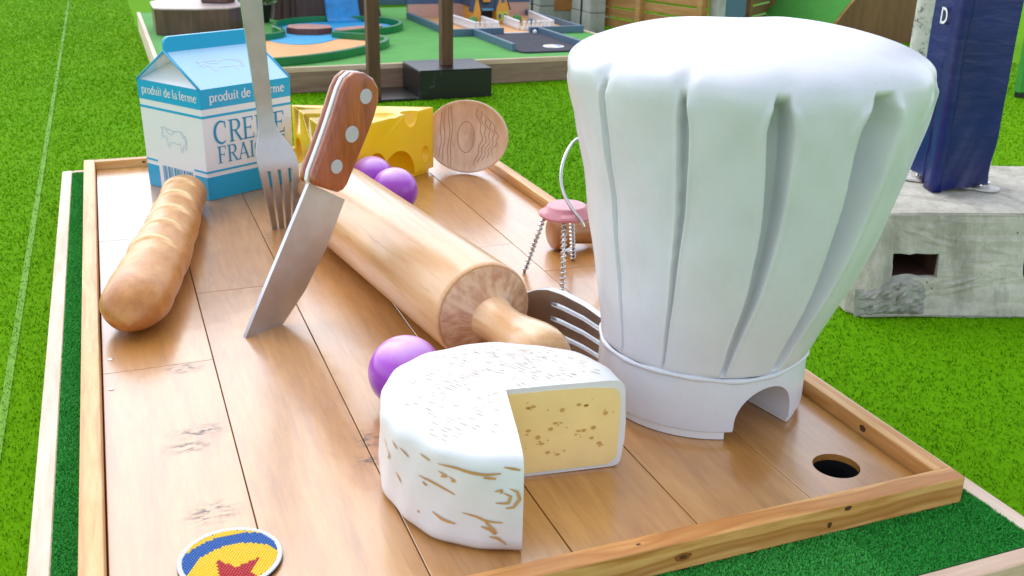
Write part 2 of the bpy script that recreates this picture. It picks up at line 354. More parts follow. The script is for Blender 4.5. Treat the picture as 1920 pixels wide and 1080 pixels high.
g = G('turf_ground'); pos = g.new('ShaderNodeNewGeometry').outputs['Position']
mp = g.new('ShaderNodeMapping'); g.l.new(pos, mp.inputs[0]); mp.inputs['Scale'].default_value = (1, .7, 0)
a = g.noise(mp.outputs[0], 1.1, 5, .6); mp3 = g.new('ShaderNodeMapping'); g.l.new(pos, mp3.inputs[0]); mp3.inputs['Scale'].default_value = (1, .5, 1)
b = g.noise(mp3.outputs[0], 90, 4, .7)
g.bump(b, .5, .02)
MAT['turf_ground'] = g.fin(g.ramp(g.math('ADD', g.mix(.6, a, b), g.math('MULTIPLY', rolls(g, pos), .6)), [(.3, srgb(82, 138, 0)), (.5, srgb(94, 150, 0)), (.7, srgb(104, 158, 2))]), .9, spec=.05)
MAT['seam'] = paint('turf_seam', srgb(104, 158, 14), .8, .15, 40, .2)
MAT['bread'] = None

# ------------------------------------------------------------------ setting: ground
GZ = -.20
tag(mesh('ground', [(-70, -12, GZ), (80, -12, GZ), (80, 140, GZ), (-70, 140, GZ)], [(0, 1, 2, 3)], MAT['turf_ground']), 'bright green synthetic turf covering the ground around the course', kind='structure')

def blades(name, pts, hmin, hmax, wid, mat, z, parent=None, lean=.9):
    n = len(pts); th = rng.uniform(0, 2*PI, n); h = rng.uniform(hmin, hmax, n); ln = rng.uniform(.25, lean, n)*h
    la = th + rng.normal(0, .6, n); w = wid*rng.uniform(.7, 1.3, n)
    P = np.zeros((n, 5, 3)); c, s = np.cos(th+PI/2), np.sin(th+PI/2)
    lx, ly = np.cos(la)*ln, np.sin(la)*ln
    for k, (t, ww) in enumerate(((0, 1), (0, -1), (.55, .8), (.55, -.8), (1, 0))):
        P[:, k, 0] = pts[:, 0] + lx*t**1.7 + c*w*ww*.5; P[:, k, 1] = pts[:, 1] + ly*t**1.7 + s*w*ww*.5
        P[:, k, 2] = z + h*(t - .25*t*t)
    base = np.arange(n)[:, None]*5
    tri = np.concatenate([base+np.array([[0, 1, 3]]), base+np.array([[0, 3, 2]]), base+np.array([[2, 3, 4]])], 1).reshape(-1, 3)
    me = bpy.data.meshes.new(name); me.vertices.add(n*5); me.vertices.foreach_set('co', P.reshape(-1).astype(np.float32))
    nt = len(tri); me.loops.add(nt*3); me.loops.foreach_set('vertex_index', tri.reshape(-1).astype(np.int32))
    me.polygons.add(nt); me.polygons.foreach_set('loop_start', np.arange(nt, dtype=np.int32)*3)
    at = me.attributes.new('shade', 'FLOAT', 'POINT'); sh = rng.beta(2.2, 2.2, n)
    at.data.foreach_set('value', np.repeat(sh, 5).astype(np.float32)); me.update()
    return link(name, me, mat, parent)
def visible(P, pad=.04):
    d = P - np.array(CAMPOS); f = np.array(fw); r = np.array(rt); dd = np.array(dn)
    zf = d@f; u = (d@r)/zf*1897/960; v = (d@dd)/zf*1897/540
    return (zf > .2) & (np.abs(u) < 1+pad) & (np.abs(v) < 1+pad*2), zf
N = 2300000
X = rng.uniform(-3.2, 8.5, N); Y = rng.uniform(-.6, 17, N)
vis, zf = visible(np.stack([X, Y, np.full(N, GZ)], 1))
dens = np.clip((2.5/np.maximum(zf, .5))**1.15, 0, 1)      # thinner with distance
keep = vis & (rng.uniform(0, 1, N) < dens) & ~((X > -.17) & (X < 1.99) & (Y < 3.71)) & ~((X > .44) & (X < 4.64) & (Y > 6.28)) & ~((X > 1.85) & (X < 2.87) & (Y > 5.77))
X, Y, zf = X[keep], Y[keep], zf[keep]
far = np.clip(zf/2.6, 1, 4)
tag(blades('turf', np.stack([X, Y], 1), .006, .018, .0030*far, MAT['blade'], GZ), 'bright green synthetic grass blades beside the wooden course', 'grass', kind='stuff')
# turf seams painted lighter
tag(box('turf_line', (-.312, -1, GZ+.004), (-.288, 13.7, GZ+.0045), MAT['seam']), 'faint pale seam line running away across the turf on the left', kind='structure')
tag(box('turf_cross_line', (-6, 14.0, GZ+.004), (-.32, 14.6, GZ+.012), MAT['seam']), 'pale turf band crossing far behind on the left', kind='structure')

# ------------------------------------------------------------------ putting platform (the wooden hole)
plat = thing('putting_platform', 'wooden mini golf platform with varnished plank deck, pine rails and green edging', 'platform', (0.9, 1.7, GZ))
DZ = 0.0
box('base_frame', (-.112, -.28, GZ+.002), (1.93, 3.64, -.034), MAT['ply_dark'], plat)
box('underlay', (-.002, -.054, -.033), (1.832, 3.564, -.0185), MAT['ply_dark'], plat)
rows = [[1.205, 2.425], [1.755], [2.267], [1.42], [1.91], [1.58]]
hole_c = (1.672, .095); hole_r = .057; gap = .0013
for i, seams in enumerate(rows):
    ys = [-.0515] + seams + [3.563]
    for a, b in zip(ys[:-1], ys[1:]):
        zj = random.uniform(-.0008, .0004)
        p = box('plank', (i*.305+gap, a+gap*.6, -.018), ((i+1)*.305-gap, b-gap*.6, zj), MAT['deck'], plat, .0012)
        if i == 5 and a < 0:
            V, F = lathe_data([(hole_r, -.1), (hole_r, .1)], 40, Matrix.Translation((*hole_c, 0)))
            boolean(p, [mesh('cutter', V, F, None)])
bu = bpy.data.objects
for nm in ('underlay', 'base_frame'):
    V, F = lathe_data([(hole_r+.002, -.15), (hole_r+.002, .1)], 40, Matrix.Translation((*hole_c, 0)))
    boolean(bu[nm], [mesh('cutter', V, F, None)])
V = []; F = []; n = 40                                    # cup liner
for k, (r, z) in enumerate(((hole_r+.0015, -.019), (hole_r+.0015, -.145), (.001, -.145))):
    V += [(hole_c[0]+r*math.cos(2*PI*i/n), hole_c[1]+r*math.sin(2*PI*i/n), z) for i in range(n)]
F = [(j*n+i, j*n+(i+1) % n, (j+1)*n+(i+1) % n, (j+1)*n+i) for j in range(2) for i in range(n)]
tag(mesh('cup', V, F, MAT['black'], plat), 'black cup sunk in the deck')
box('rail', (-.052, -.0995, -.0295), (-.003, 3.61, .040), MAT['rail_y'], plat, .003, 2)
box('rail', (1.834, -.053, -.0295), (1.880, 3.61, .040), MAT['rail_y'], plat, .003, 2)
box('rail', (-.0025, 3.566, -.0295), (1.8335, 3.609, .039), MAT['rail_x'], plat, .003, 2)
box('rail', (-.0025, -.103, -.0295), (1.881, -.0535, .0412), MAT['rail_x'], plat, .003, 2)
MAT['knot'] = paint('pine_knot', srgb(150, 84, 30), .5, .25, 60, .1)
MAT['knot_dark'] = paint('dark_knot', srgb(86, 50, 24), .6, .2, 60, .1)
def knot(c, u, w, ru, rw, m_):
    c, u, w = Vector(c), Vector(u), Vector(w); P = [c+u*ru*math.cos(2*PI*k/14)*(1+.12*math.sin(k*2.3))+w*rw*math.sin(2*PI*k/14) for k in range(14)]
    mesh('knot', P, [tuple(range(14))], MAT[m_], plat, fix=False)
knot((1.125, -.1036, .004), (1, 0, 0), (0, 0, 1), .021, .010, 'knot'); knot((1.125, -.1039, .004), (1, 0, 0), (0, 0, 1), .010, .005, 'knot_dark')
knot((1.50, -.1036, -.004), (1, 0, 0), (0, 0, 1), .006, .008, 'knot_dark'); knot((1.545, -.1036, .030), (1, 0, 0), (0, 0, 1), .010, .006, 'knot_dark')
knot((1.03, -.078, .0417), (1, 0, 0), (0, 1, 0), .006, .003, 'knot_dark'); knot((1.8335, .20, .018), (0, 1, 0), (0, 0, 1), .012, .009, 'knot_dark'); knot((.22, 3.5655, .022), (1, 0, 0), (0, 0, 1), .008, .006, 'knot_dark')
box('edge_board', (-.159, -.335, GZ+.004), (-.114, 3.69, -.028), MAT['edge_y'], plat, .003, 1)
box('edge_board', (1.932, -.288, GZ+.004), (1.978, 3.69, -.028), MAT['edge_y'], plat, .003, 1)
box('edge_board', (-.1135, 3.645, GZ+.004), (1.931, 3.69, -.0285), MAT['edge_x'], plat, .003, 1)
box('edge_board', (-.1135, -.335, GZ+.004), (1.979, -.289, -.0285), MAT['edge_x'], plat, .003, 1)
for nm, a, b in (('turf_strip', (-.1125, -.288), (-.053, 3.643)), ('turf_strip', (-.052, -.288), (1.930, -.105)), ('turf_strip', (1.882, -.104), (1.930, 3.643))):
    o = box(nm, (*a, -.0335), (*b, -.029), MAT['tgreen'], plat)
    ar = (b[0]-a[0])*(b[1]-a[1]); n = int(ar*150000)
    P = np.stack([rng.uniform(a[0], b[0], n), rng.uniform(a[1], b[1], n)], 1)
    v, zf = visible(np.concatenate([P, np.full((n, 1), -.03)], 1)); P = P[v]
    if len(P): tag(blades('turf_pile', P, .004, .009, .0026, MAT['pile'], -.029, plat), None, kind='stuff')
for x, y in ((.024, 1.30), (.022, 1.10)):
    lathe('screw', [(.0075, .0004), (.0075, .0014), (.005, .002)], MAT['steel_bright'], plat, 14, Matrix.Translation((x, y, 0)))

# ------------------------------------------------------------------ round beaded mat
ec = Vector((.236, .208, .001)); er = .106
mat_t = thing('tee_mat', 'round beaded mat with blue band, yellow field and red star on the deck', 'mat', ec)
bcol = {}
for k, c in (('white', (.8, .8, .8, 1)), ('yellow', srgb(248, 204, 0)), ('blue', srgb(0, 92, 172)), ('red', srgb(186, 4, 22))):
    bcol[k] = paint('bead_'+k, c, .3, .02, 5, 0, .3)
lathe('backing', [(er-.001, 0), (er, .001), (er, .006), (er-.002, .007)], [MAT['black']], mat_t, 48, Matrix.Translation(ec))
star = []; sc_, sr = Vector((.236, .138, 0)), .078; a0 = R(112)
for k in range(10):
    r_ = sr if k % 2 == 0 else sr*.42; star.append((sc_.x+r_*math.cos(a0+k*PI/5), sc_.y+r_*math.sin(a0+k*PI/5)))
def inside(p, poly):
    c = False; j = len(poly)-1
    for i in range(len(poly)):
        if (poly[i][1] > p[1]) != (poly[j][1] > p[1]) and p[0] < (poly[j][0]-poly[i][0])*(p[1]-poly[i][1])/(poly[j][1]-poly[i][1])+poly[i][0]: c = not c
        j = i
    return c
sets = {k: [] for k in bcol}
pitch = .0066
for iy in range(-20, 21):
    for ix in range(-20, 21):
        x = (ix + (iy % 2)*.5)*pitch; y = iy*pitch*.87; rr_ = math.hypot(x, y)
        if rr_ > er-.0105: continue
        c = 'yellow'; p = (ec.x+x, ec.y+y); q = math.hypot(x-.01, y+.055)
        if .098 < q < .134: c = 'blue'
        if inside(p, star): c = 'red'
        sets[c].append((p, .0038))
for ring in (0, 1):
    r_ = er-.0035-ring*.0045; nn_ = int(2*PI*r_/.0058)
    for k in range(nn_): a = 2*PI*(k+.5*ring)/nn_; sets['white'].append(((ec.x+r_*math.cos(a), ec.y+r_*math.sin(a)), .0036))
for k, L in sets.items():
    V = []; F = []
    for (x, y), r_ in L:
        b = len(V)
        for (rr_, z) in ((1, 0), (.82, .55)):
            V += [(x+r_*rr_*math.cos(2*PI*i/7), y+r_*rr_*math.sin(2*PI*i/7), .0075+r_*z) for i in range(7)]
        V.append((x, y, .0075+r_*.95))
        F += [(b+i, b+(i+1) % 7, b+7+(i+1) % 7, b+7+i) for i in range(7)] + [(b+7+i, b+7+(i+1) % 7, b+14) for i in range(7)]
    tag(mesh(k+'_beads', V, F, bcol[k], mat_t, True, fix=False), None, kind='stuff')

# ------------------------------------------------------------------ chef's hat
HB = Vector((1.553, .555, 0)); HC = Vector((1.600, .555, 0))
hat = thing('chef_hat', 'giant white chef hat with deep pleats and a ball tunnel through its band', 'chef hat', HB)
folds = [(-170, .030, .024), (-142, .028, .040), (-112, .062, .085), (-82, .120, .112), (-48, .130, .12), (-20, .06, .055), (8, .05, .05), (38, .05, .05), (68, .045, .05), (98, .045, .05), (128, .04, .05), (158, .03, .045)]
zk = [.172, .174, .18, .195, .21, .26, .32, .40, .5, .6, .7, .78, .84, .88, .905, .923, .936, .947, .960, .978, .998, 1.012, 1.017]
rk = [.2, .262, .2785, .284, .288, .302, .321, .345, .371, .393, .415, .430, .4415, .4486, .449, .4445, .434, .418, .388, .33, .23, .11, .012]
ck = [1.555, 1.555, 1.5557, 1.558, 1.5618, 1.570, 1.580, 1.5938, 1.6035, 1.611, 1.612, 1.6104, 1.6078, 1.6065, 1.607, 1.609, 1.611, 1.613, 1.616, 1.618, 1.62, 1.62, 1.62]
prof = []
for j in range(len(zk)-1):
    m_ = max(2, int(math.hypot(zk[j+1]-zk[j], rk[j+1]-rk[j])/.009))
    for q in range(m_):
        u_ = q/m_; p_ = [max(0, min(len(zk)-1, j+d_)) for d_ in (-1, 0, 1, 2)]
        cr3 = lambda L: .5*((2*L[p_[1]])+(-L[p_[0]]+L[p_[2]])*u_+(2*L[p_[0]]-5*L[p_[1]]+4*L[p_[2]]-L[p_[3]])*u_*u_+(-L[p_[0]]+3*L[p_[1]]-3*L[p_[2]]+L[p_[3]])*u_**3)
        prof.append((cr3(rk), cr3(zk), cr3(ck)))
prof.append((rk[-1], zk[-1], ck[-1]))
NT = 1080; V = []; F = []
fl = sorted(folds)
for j, (r, z, cx) in enumerate(prof):
    zz = min(1, max(0, (z-.18)/.65)); low = ss(.174, .2, z); over = ss(.872, .925, z) if z < .97 else 1; topf = (1-over)
    on_top = ss(.90, .96, z)
    for i in range(NT):
        th = -PI + 2*PI*i/NT; d = 0.0; cre = 0.0; best = 9
        for k, (fa, w, dp) in enumerate(fl):
            tw = R(fa) + .03*(zz-.5)*math.sin(k*2.3) + .012*math.sin(z*8+k*1.7)
            ph = (th - tw + PI) % (2*PI) - PI
            if abs(ph) > .45: continue
            ww = w*(.45+.65*zz)*(1-.40*ss(.82, .9, z))
            best = min(best, abs(ph))
            # steep left wall, flat floor, softer right wall
            g_ = ss(-ww*1.0, -ww*.86, ph)*(1-ss(ww*.45, ww*1.1, ph)) - .07*math.exp(-((ph-ww*1.3)/(ww*.28+.008))**2) - .05*math.exp(-((ph+ww*1.25)/(ww*.22+.008))**2)
            d += dp*(.20+.80*zz)*g_
            cre += math.exp(-(ph/(w*1.7))**2)
        bul = (min(best/.23, 1)**.55)*.005 - .003
        rr_ = r - d*topf*low + bul*zz*low*(1-on_top) - .006*cre*ss(.86, .90, z)*(1-ss(.92, .955, z))
        rr_ += (.0022*math.sin(5*th+z*13) + .0018*math.sin(11*th-z*21) + .0012*math.sin(23*th+z*37))*zz*(1-.6*on_top)
        zo = z - .012*cre*ss(.87, .90, z)*(1-ss(.93, .965, z)) + (.0025*math.sin(3*th+1)+.002*math.sin(2*th+r*14))*on_top*ss(.0, .12, r)
        V.append((cx + rr_*math.cos(th), HC.y + rr_*math.sin(th), zo))
for j in range(len(prof)-1):
    for i in range(NT): F.append((j*NT+i, j*NT+(i+1) % NT, (j+1)*NT+(i+1) % NT, (j+1)*NT+i))
F.append(tuple(range(NT))[::-1]); F.append(tuple((len(prof)-1)*NT+i for i in range(NT)))
mesh('crown', V, F, MAT['hat'], hat, True)
tdir = Vector((-.2, .98, 0)).normalized(); tc = Vector((1.583, .293, 0)); tperp = Vector((tdir.y, -tdir.x, 0))
def arch_cutter(w, h, z0, zs):
    pts = [(-w, z0), (w, z0), (w, zs)]
    pts += [(w*math.cos(a), zs+(h-zs)*math.sin(a)) for a in [PI*k/16 for k in range(1, 16)]] + [(-w, zs)]
    n = len(pts); V = [tc + tdir*s + tperp*x + Vector((0, 0, z)) for s in (-.3, .9) for x, z in pts]
    F = [tuple(range(n))[::-1], tuple(range(n, 2*n))] + [(i, (i+1) % n, n+(i+1) % n, n+i) for i in range(n)]
    return mesh('cutter', V, F, None)
band = lathe('band', [(.268, .024), (.276, .0245), (.280, .028), (.2815, .04), (.281, .10), (.280, .15), (.278, .170)], MAT['hat'], hat, 96, Matrix.Translation(HB))
boolean(band, [arch_cutter(.092, .142, -.05, .05)]); smooth_angle(band, R(30))
md = band.modifiers.new('soft', 'BEVEL'); md.width = .006; md.segments = 2; md.limit_method = 'ANGLE'; md.angle_limit = R(50)
pl = lathe('plinth', [(.270, .0015), (.270, .0238)], MAT['hat_trim'], hat, 96, Matrix.Translation(HB)); boolean(pl, [arch_cutter(.104, .142, -.05, .05)]); smooth_angle(pl)
# rolled seam where the crown meets the band
pts = []
for i in range(121):
    a = 2*PI*i/120; r_ = .2775+.0015*math.sin(7*a)+.001*math.sin(13*a); pts.append((HB.x+r_*math.cos(a), HB.y+r_*math.sin(a), .173+.003*math.sin(5*a+1)))
tube('seam_roll', pts, [.0068+.0012*math.sin(i*.9) for i in range(121)], MAT['hat'], hat, 10)

# ------------------------------------------------------------------ white cheese wheel with a wedge missing
CW = Vector((.880, .310, 0)); cr_, ch = .290, .235; a_s, a_e = R(-7.7), R(360-103.6)
cw = thing('soft_cheese', 'white rinded soft round cheese with a quarter cut out', 'cheese', CW)
def wob(a, z): return .004*math.sin(3*a+1)+.003*math.sin(7*a+z*20)+.0018*math.sin(17*a-z*31)
cprof = [(.0, 0), (.27, .002), (.284, .006), (.2895, .016), (.290, .03), (.291, .07), (.2915, .12), (.291, .17), (.2905, .204), (.288, .218), (.282, .2275), (.272, .233), (.25, .2352), (.20, .236), (.12, .237), (.0, .2375)]
NA = 150; V = []; F = []
for j, (r, z) in enumerate(cprof):
    for i in range(NA+1):
        a = a_s + (a_e-a_s)*i/NA; rr_ = max(0, r + (wob(a, z) if r > .1 else 0))
        zz = z + (.0015*math.sin(9*a+r*30)+.002*math.sin(4*a-r*21) if z > .23 and r > .02 else 0)
        V.append(CW + Vector((rr_*math.cos(a), rr_*math.sin(a), zz)))
m = len(cprof)
for j in range(m-1):
    for i in range(NA): F.append((j*(NA+1)+i, j*(NA+1)+i+1, (j+1)*(NA+1)+i+1, (j+1)*(NA+1)+i))
F.append(tuple(j*(NA+1) for j in range(m))); F.append(tuple(j*(NA+1)+NA for j in range(m)))
rind = mesh('rind', V, F, MAT['rind'], cw, True); rind.data.set_sharp_from_angle(angle=R(50))
def cutface(ang, sgn):
    d = Vector((math.cos(ang), math.sin(ang), 0)); nrm = Vector((-d.y, d.x, 0))*sgn
    out = [(.004, .012), (.255, .011), (.268, .02), (.279, .032), (.281, .10), (.280, .185), (.276, .205), (.262, .217), (.20, .2225), (.10, .225), (.004, .226)]
    out = [(x+random.uniform(-.0015, .0015), z+random.uniform(-.0015, .0015)) for x, z in out]
    n = len(out); V = [CW + d*x + Vector((0, 0, z)) + nrm*h for h in (-.004, .0025) for x, z in out]
    F = [tuple(range(n))[::-1], tuple(range(n, 2*n))] + [(i, (i+1) % n, n+(i+1) % n, n+i) for i in range(n)]
    o = mesh('cut_face', V, F, MAT['paste'], cw)
    V = []; F = []
    for cx, cz, k in ((.06, .175, 5), (.13, .165, 2), (.2, .19, 4), (.135, .13, 7), (.19, .105, 6), (.08, .085, 4), (.14, .06, 4), (.22, .075, 3), (.045, .13, 4), (.10, .105, 2), (.23, .155, 3), (.235, .13, 1)):
        for q in range(k):
            x = cx + random.gauss(0, .013); z = cz + random.gauss(0, .009); rx = random.choice((.0022, .0024, .003, .006)) if q else .0064
            b = len(V); ry = rx*random.uniform(.5, .9)
            V += [CW + d*(x+rx*math.cos(2*PI*i/9)) + Vector((0, 0, z+ry*math.sin(2*PI*i/9))) + nrm*.0034 for i in range(9)]; F.append(tuple(range(b, b+9)))
    tag(mesh('spots', V, F, MAT['spot'], o, fix=False), None, kind='stuff')
cutface(a_s, -1); cutface(a_e, 1)
# ochre paint strokes: short hatches on top, streaks round the side
def ribbon(V, F, P, nrm, w):
    m = len(P); b = len(V)
    for i, p in enumerate(P):
        d = (P[min(i+1, m-1)]-P[max(i-1, 0)]).normalized(); s = d.cross(nrm[i]).normalized(); ww = w[i] if isinstance(w, list) else w
        V.append(p+s*ww*.5); V.append(p-s*ww*.5)
    F += [(b+2*i, b+2*i+1, b+2*i+3, b+2*i+2) for i in range(m-1)]
V = []; F = []; up = Vector((0, 0, 1))
hd = Vector((.55, -.83, 0)).normalized(); hp = Vector((hd.y, -hd.x, 0))
patches = [(-.02, .17, .11), (.05, .19, .07), (.12, .17, .07), (.02, .06, .10), (-.11, .12, .08), (-.15, .02, .08), (.16, .08, .07), (-.08, -.05, .09), (-.03, -.15, .07), (.22, .03, .05), (-.18, -.10, .06), (.07, .12, .08), (-.05, .22, .05)]
for px, py, ext in patches:
    for iu, iv in [(iu, iv) for iu in range(-7, 8) for iv in (-1, 0, 1)]:
        u = iu*.0125; v = iv*.034 + .012*math.sin(iu*1.7+px*40)
        if abs(u) > ext or random.random() < .38 or abs(v) > ext*.75: continue
        p = Vector((px, py, 0)) + hp*(u+random.uniform(-.001, .001)) + hd*v; L = random.uniform(.012, .030)
        a = math.atan2(p.y, p.x) % (2*PI)
        if p.length > .258 or (p.length > .02 and a_e % (2*PI)-.12 < a < 2*PI+a_s+.12): continue
        if math.hypot(*(p+hd*L)[:2]) > .262: continue
        e = math.atan2((p+hd*L).y, (p+hd*L).x) % (2*PI)
        if a_e-.1 < e < 2*PI+a_s+.1: continue
        P = []
        for t in (0, .35, .7, 1):
            q_ = p + hd*L*t; r_ = q_.length; a_ = math.atan2(q_.y, q_.x); a_ = a_ if a_ > a_s else a_+2*PI
            zt = float(np.interp(r_, [0, .12, .2, .25, .272, .282], [.2375, .237, .236, .2352, .233, .2275])) + .0015*math.sin(9*a_+r_*30)+.002*math.sin(4*a_-r_*21)
            P.append(CW + q_ + Vector((0, 0, zt+.0011)))
        ribbon(V, F, P, [up]*4, [.0010, .0025, .0022, .0009])
tag(mesh('hatch_marks', V, F, MAT['mark_pale'], cw, fix=False), None, kind='stuff')
V = []; F = []
def side(a, z): 
    r_ = .2925+wob(a, z)+.0008
    if z > .204: r_ -= (z-.204)*.3
    return CW + Vector((r_*math.cos(a), r_*math.sin(a), z)), Vector((math.cos(a), math.sin(a), 0))
def streak(pl_, w):
    pts_ = []
    for (a1, z1), (a2, z2) in zip(pl_[:-1], pl_[1:]):
        for k in range(4): pts_.append((a1+(a2-a1)*k/4, z1+(z2-z1)*k/4))
    pts_.append(pl_[-1]); m = len(pts_); Q = [side(R(a), z) for a, z in pts_]
    V = []; F = []; ribbon(V, F, [q[0] for q in Q], [q[1] for q in Q], [w*(.25+math.sin(PI*(i+.3)/(m+.2)))*.8 for i in range(m)])
    mesh('rind_streak', V, F, MAT['mark'], cw, fix=False)
E0 = 360-103.6
for s_, w in ([(-36, .196), (-27, .199), (-15, .196), (-9, .199)], .007), ([(-16, .189), (-11, .187)], .006), ([(-46, .201), (-40, .197)], .005), ([(-58, .19), (-53, .178)], .005), ([(-64, .195), (-60, .183)], .005), \
    ([(-36, .178), (-32, .170), (-35, .166)], .006), ([(-31, .172), (-28, .166), (-30, .163)], .006), ([(-46, .150), (-41, .147), (-34, .139), (-28, .134)], .006), ([(-44, .139), (-42, .132)], .006), \
    ([(-5.5, .165), (-2.5, .158), (-1.5, .14), (-4, .122), (-7, .12)], .007), ([(-8, .155), (-5, .148), (-6, .132), (-11, .13)], .006), ([(-11.5, .157), (-8.5, .161), (-9, .153)], .006), \
    ([(-25, .093), (-19, .089), (-15, .083), (-8, .084)], .006), ([(-15.5, .083), (-12, .065), (-10.5, .054)], .008), ([(-17, .067), (-13, .064), (-11, .052)], .007), ([(-39, .075), (-34, .066), (-28, .062)], .007), ([(-13.5, .045), (-10, .043), (-6.5, .026)], .006), \
    ([(-62, .12), (-58, .104)], .005), ([(-70, .16), (-67, .15), (-69, .135)], .006), ([(-75, .17), (-71, .158)], .005), ([(-47, .062), (-46, .058)], .005), ([(-8, .212), (-1.5, .206)], .006):
    streak([(E0+a, z) for a, z in s_], w)
for k in range(14):
    a = random.uniform(20, 160); z = random.uniform(.03, .19); streak([(a, z), (a+random.uniform(3, 8), z+random.uniform(-.015, .01))], .006)

# ------------------------------------------------------------------ rolling pin
pc = Vector((1.054, .939, .1535)); pd = Vector((.137, -.991, 0)).normalized(); pr = .153; plen = 1.22
pin = thing('rolling_pin', 'huge pale wooden rolling pin lying across the middle of the deck', 'rolling pin', (pc.x-pd.x*.6, pc.y-pd.y*.6, 0))
def frame(o, d):                       # local z along d
    q = Vector(d).to_track_quat('Z', 'Y').to_matrix().to_4x4(); q.translation = o; return q
def local_lathe(name, prof, mat, parent, o, d, n=64, auto=R(40)):
    V, F = lathe_data(prof, n); me_o = mesh(name, V, F, mat, parent, True); me_o.data.set_sharp_from_angle(angle=auto)
    me_o.matrix_local = Matrix.Translation(-wloc(parent)) @ frame(o, d); return me_o
bar = local_lathe('barrel', [(.135, -plen), (.146, -plen), (.152, -plen+.008), (.153, -plen+.02), (.153, -.016), (.152, -.006), (.148, 0), (.142, .001), (.1, .001)], MAT['pin'], pin, pc, pd)
local_lathe('end_cap', [(.1, .0012), (.1425, .0022), (.1425, .005), (.138, .009), (.115, .020), (.09, .034), (.072, .049), (.0605, .064)], MAT['pin_end'], pin, pc, pd)
hprof = [(.05, .040), (.0685, .0525), (.064, .075), (.061, .10), (.0605, .125), (.0625, .16), (.068, .20), (.075, .24), (.081, .28), (.083, .31), (.080, .342), (.070, .366), (.053, .382), (.030, .390), (.006, .392)]
local_lathe('handle', hprof, MAT['pin_handle'], pin, pc, pd)
pf = pc - pd*plen
local_lathe('end_cap', [(.1, .0012), (.1425, .0022), (.1425, .005), (.138, .009), (.115, .020), (.09, .034), (.072, .049), (.0605, .064)], MAT['pin_end'], pin, pf, -pd)
local_lathe('handle', hprof, MAT['pin_handle'], pin, pf, -pd)

# ------------------------------------------------------------------ knife stuck in the deck
kp = Vector((.410, 1.332, 0)); kd = Vector((.129, .065, 0)).normalized(); kn = Vector((kd.y, -kd.x, 0))
kn_t = thing('chef_knife', 'broad steel kitchen knife with riveted brown handle standing stuck in the deck', 'knife', kp)
def kpt(s, z, o): return kp + kd*s + Vector((0, 0, z)) + kn*o
def slab(name, out, o0, o1, mat, parent, bevel=0, thin=None):
    bm = bmesh.new(); n = len(out)
    A = [bm.verts.new(kpt(s, z, o0)) for s, z in out]; B = [bm.verts.new(kpt(s, z, o1)) for s, z in out]
    bm.faces.new(A[::-1]); bm.faces.new(B)
    for i in range(n): bm.faces.new((A[i], A[(i+1) % n], B[(i+1) % n], B[i]))
    bmesh.ops.recalc_face_normals(bm, faces=bm.faces)
    if bevel: bmesh.ops.bevel(bm, geom=[e for e in bm.edges if e.calc_face_angle(0) > .6], offset=bevel, segments=3, affect='EDGES', profile=.5)
    return frombm(name, bm, mat, parent, True, R(35))
# blade: spine on the left (thick), cutting edge on the right (thin)
sp_ = [(-.02, -.016), (0, 0), (.09, .147), (.182, .294), (.273, .441)]; ed = [(.128, -.016), (.144, 0), (.238, .09), (.338, .222), (.415, .357)]
V = []; F = []
for (s, z), (s2, z2) in zip(sp_, ed):
    for o in (-.007, .007): V.append(kpt(s, z, o))
    for t, o in ((.55, .0055), (.55, -.0055), (1, .0012), (1, -.0012)): V.append(kpt(s+(s2-s)*t, z+(z2-z)*t, o))
for j in range(4):
    for a, b in ((0, 1), (1, 2), (2, 4), (4, 5), (5, 3), (3, 0)): F.append((j*6+a, j*6+b, j*6+6+b, j*6+6+a))
F += [(0, 1, 2, 4, 5, 3), (24, 25, 26, 28, 29, 27)]
mesh('blade', V, F, MAT['steel_x'], kn_t)
hout = [(.270, .440), (.264, .452), (.272, .480), (.300, .530), (.338, .600), (.372, .668), (.398, .722), (.418, .750), (.448, .766), (.488, .762), (.524, .740), (.546, .704), (.544, .668), (.524, .618), (.498, .572), (.474, .532), (.448, .490), (.420, .445), (.402, .416), (.386, .402), (.362, .398)]
inn = [(s*.94+.42*.06, z*.97+.59*.03) for s, z in hout]
slab('tang', hout, -.0075, .0075, MAT['white'], kn_t, .001)
for sgn in (1, -1):
    a, b = (.0078, .038) if sgn > 0 else (-.038, -.0078)
    slab('handle_scale', hout, a, b, MAT['handle'], kn_t, .012)
    for s, z, r_ in ((.358, .484, .0225), (.424, .577, .0265), (.486, .688, .024)):
        V, F = lathe_data([(r_, 0), (r_, .0025), (r_*.9, .0032)], 28, Matrix.Translation(kpt(s, z, sgn*.0372)) @ (kn*sgn).to_track_quat('Z', 'Y').to_matrix().to_4x4())
        mesh('rivet', V, F, MAT['rivet'], kn_t)

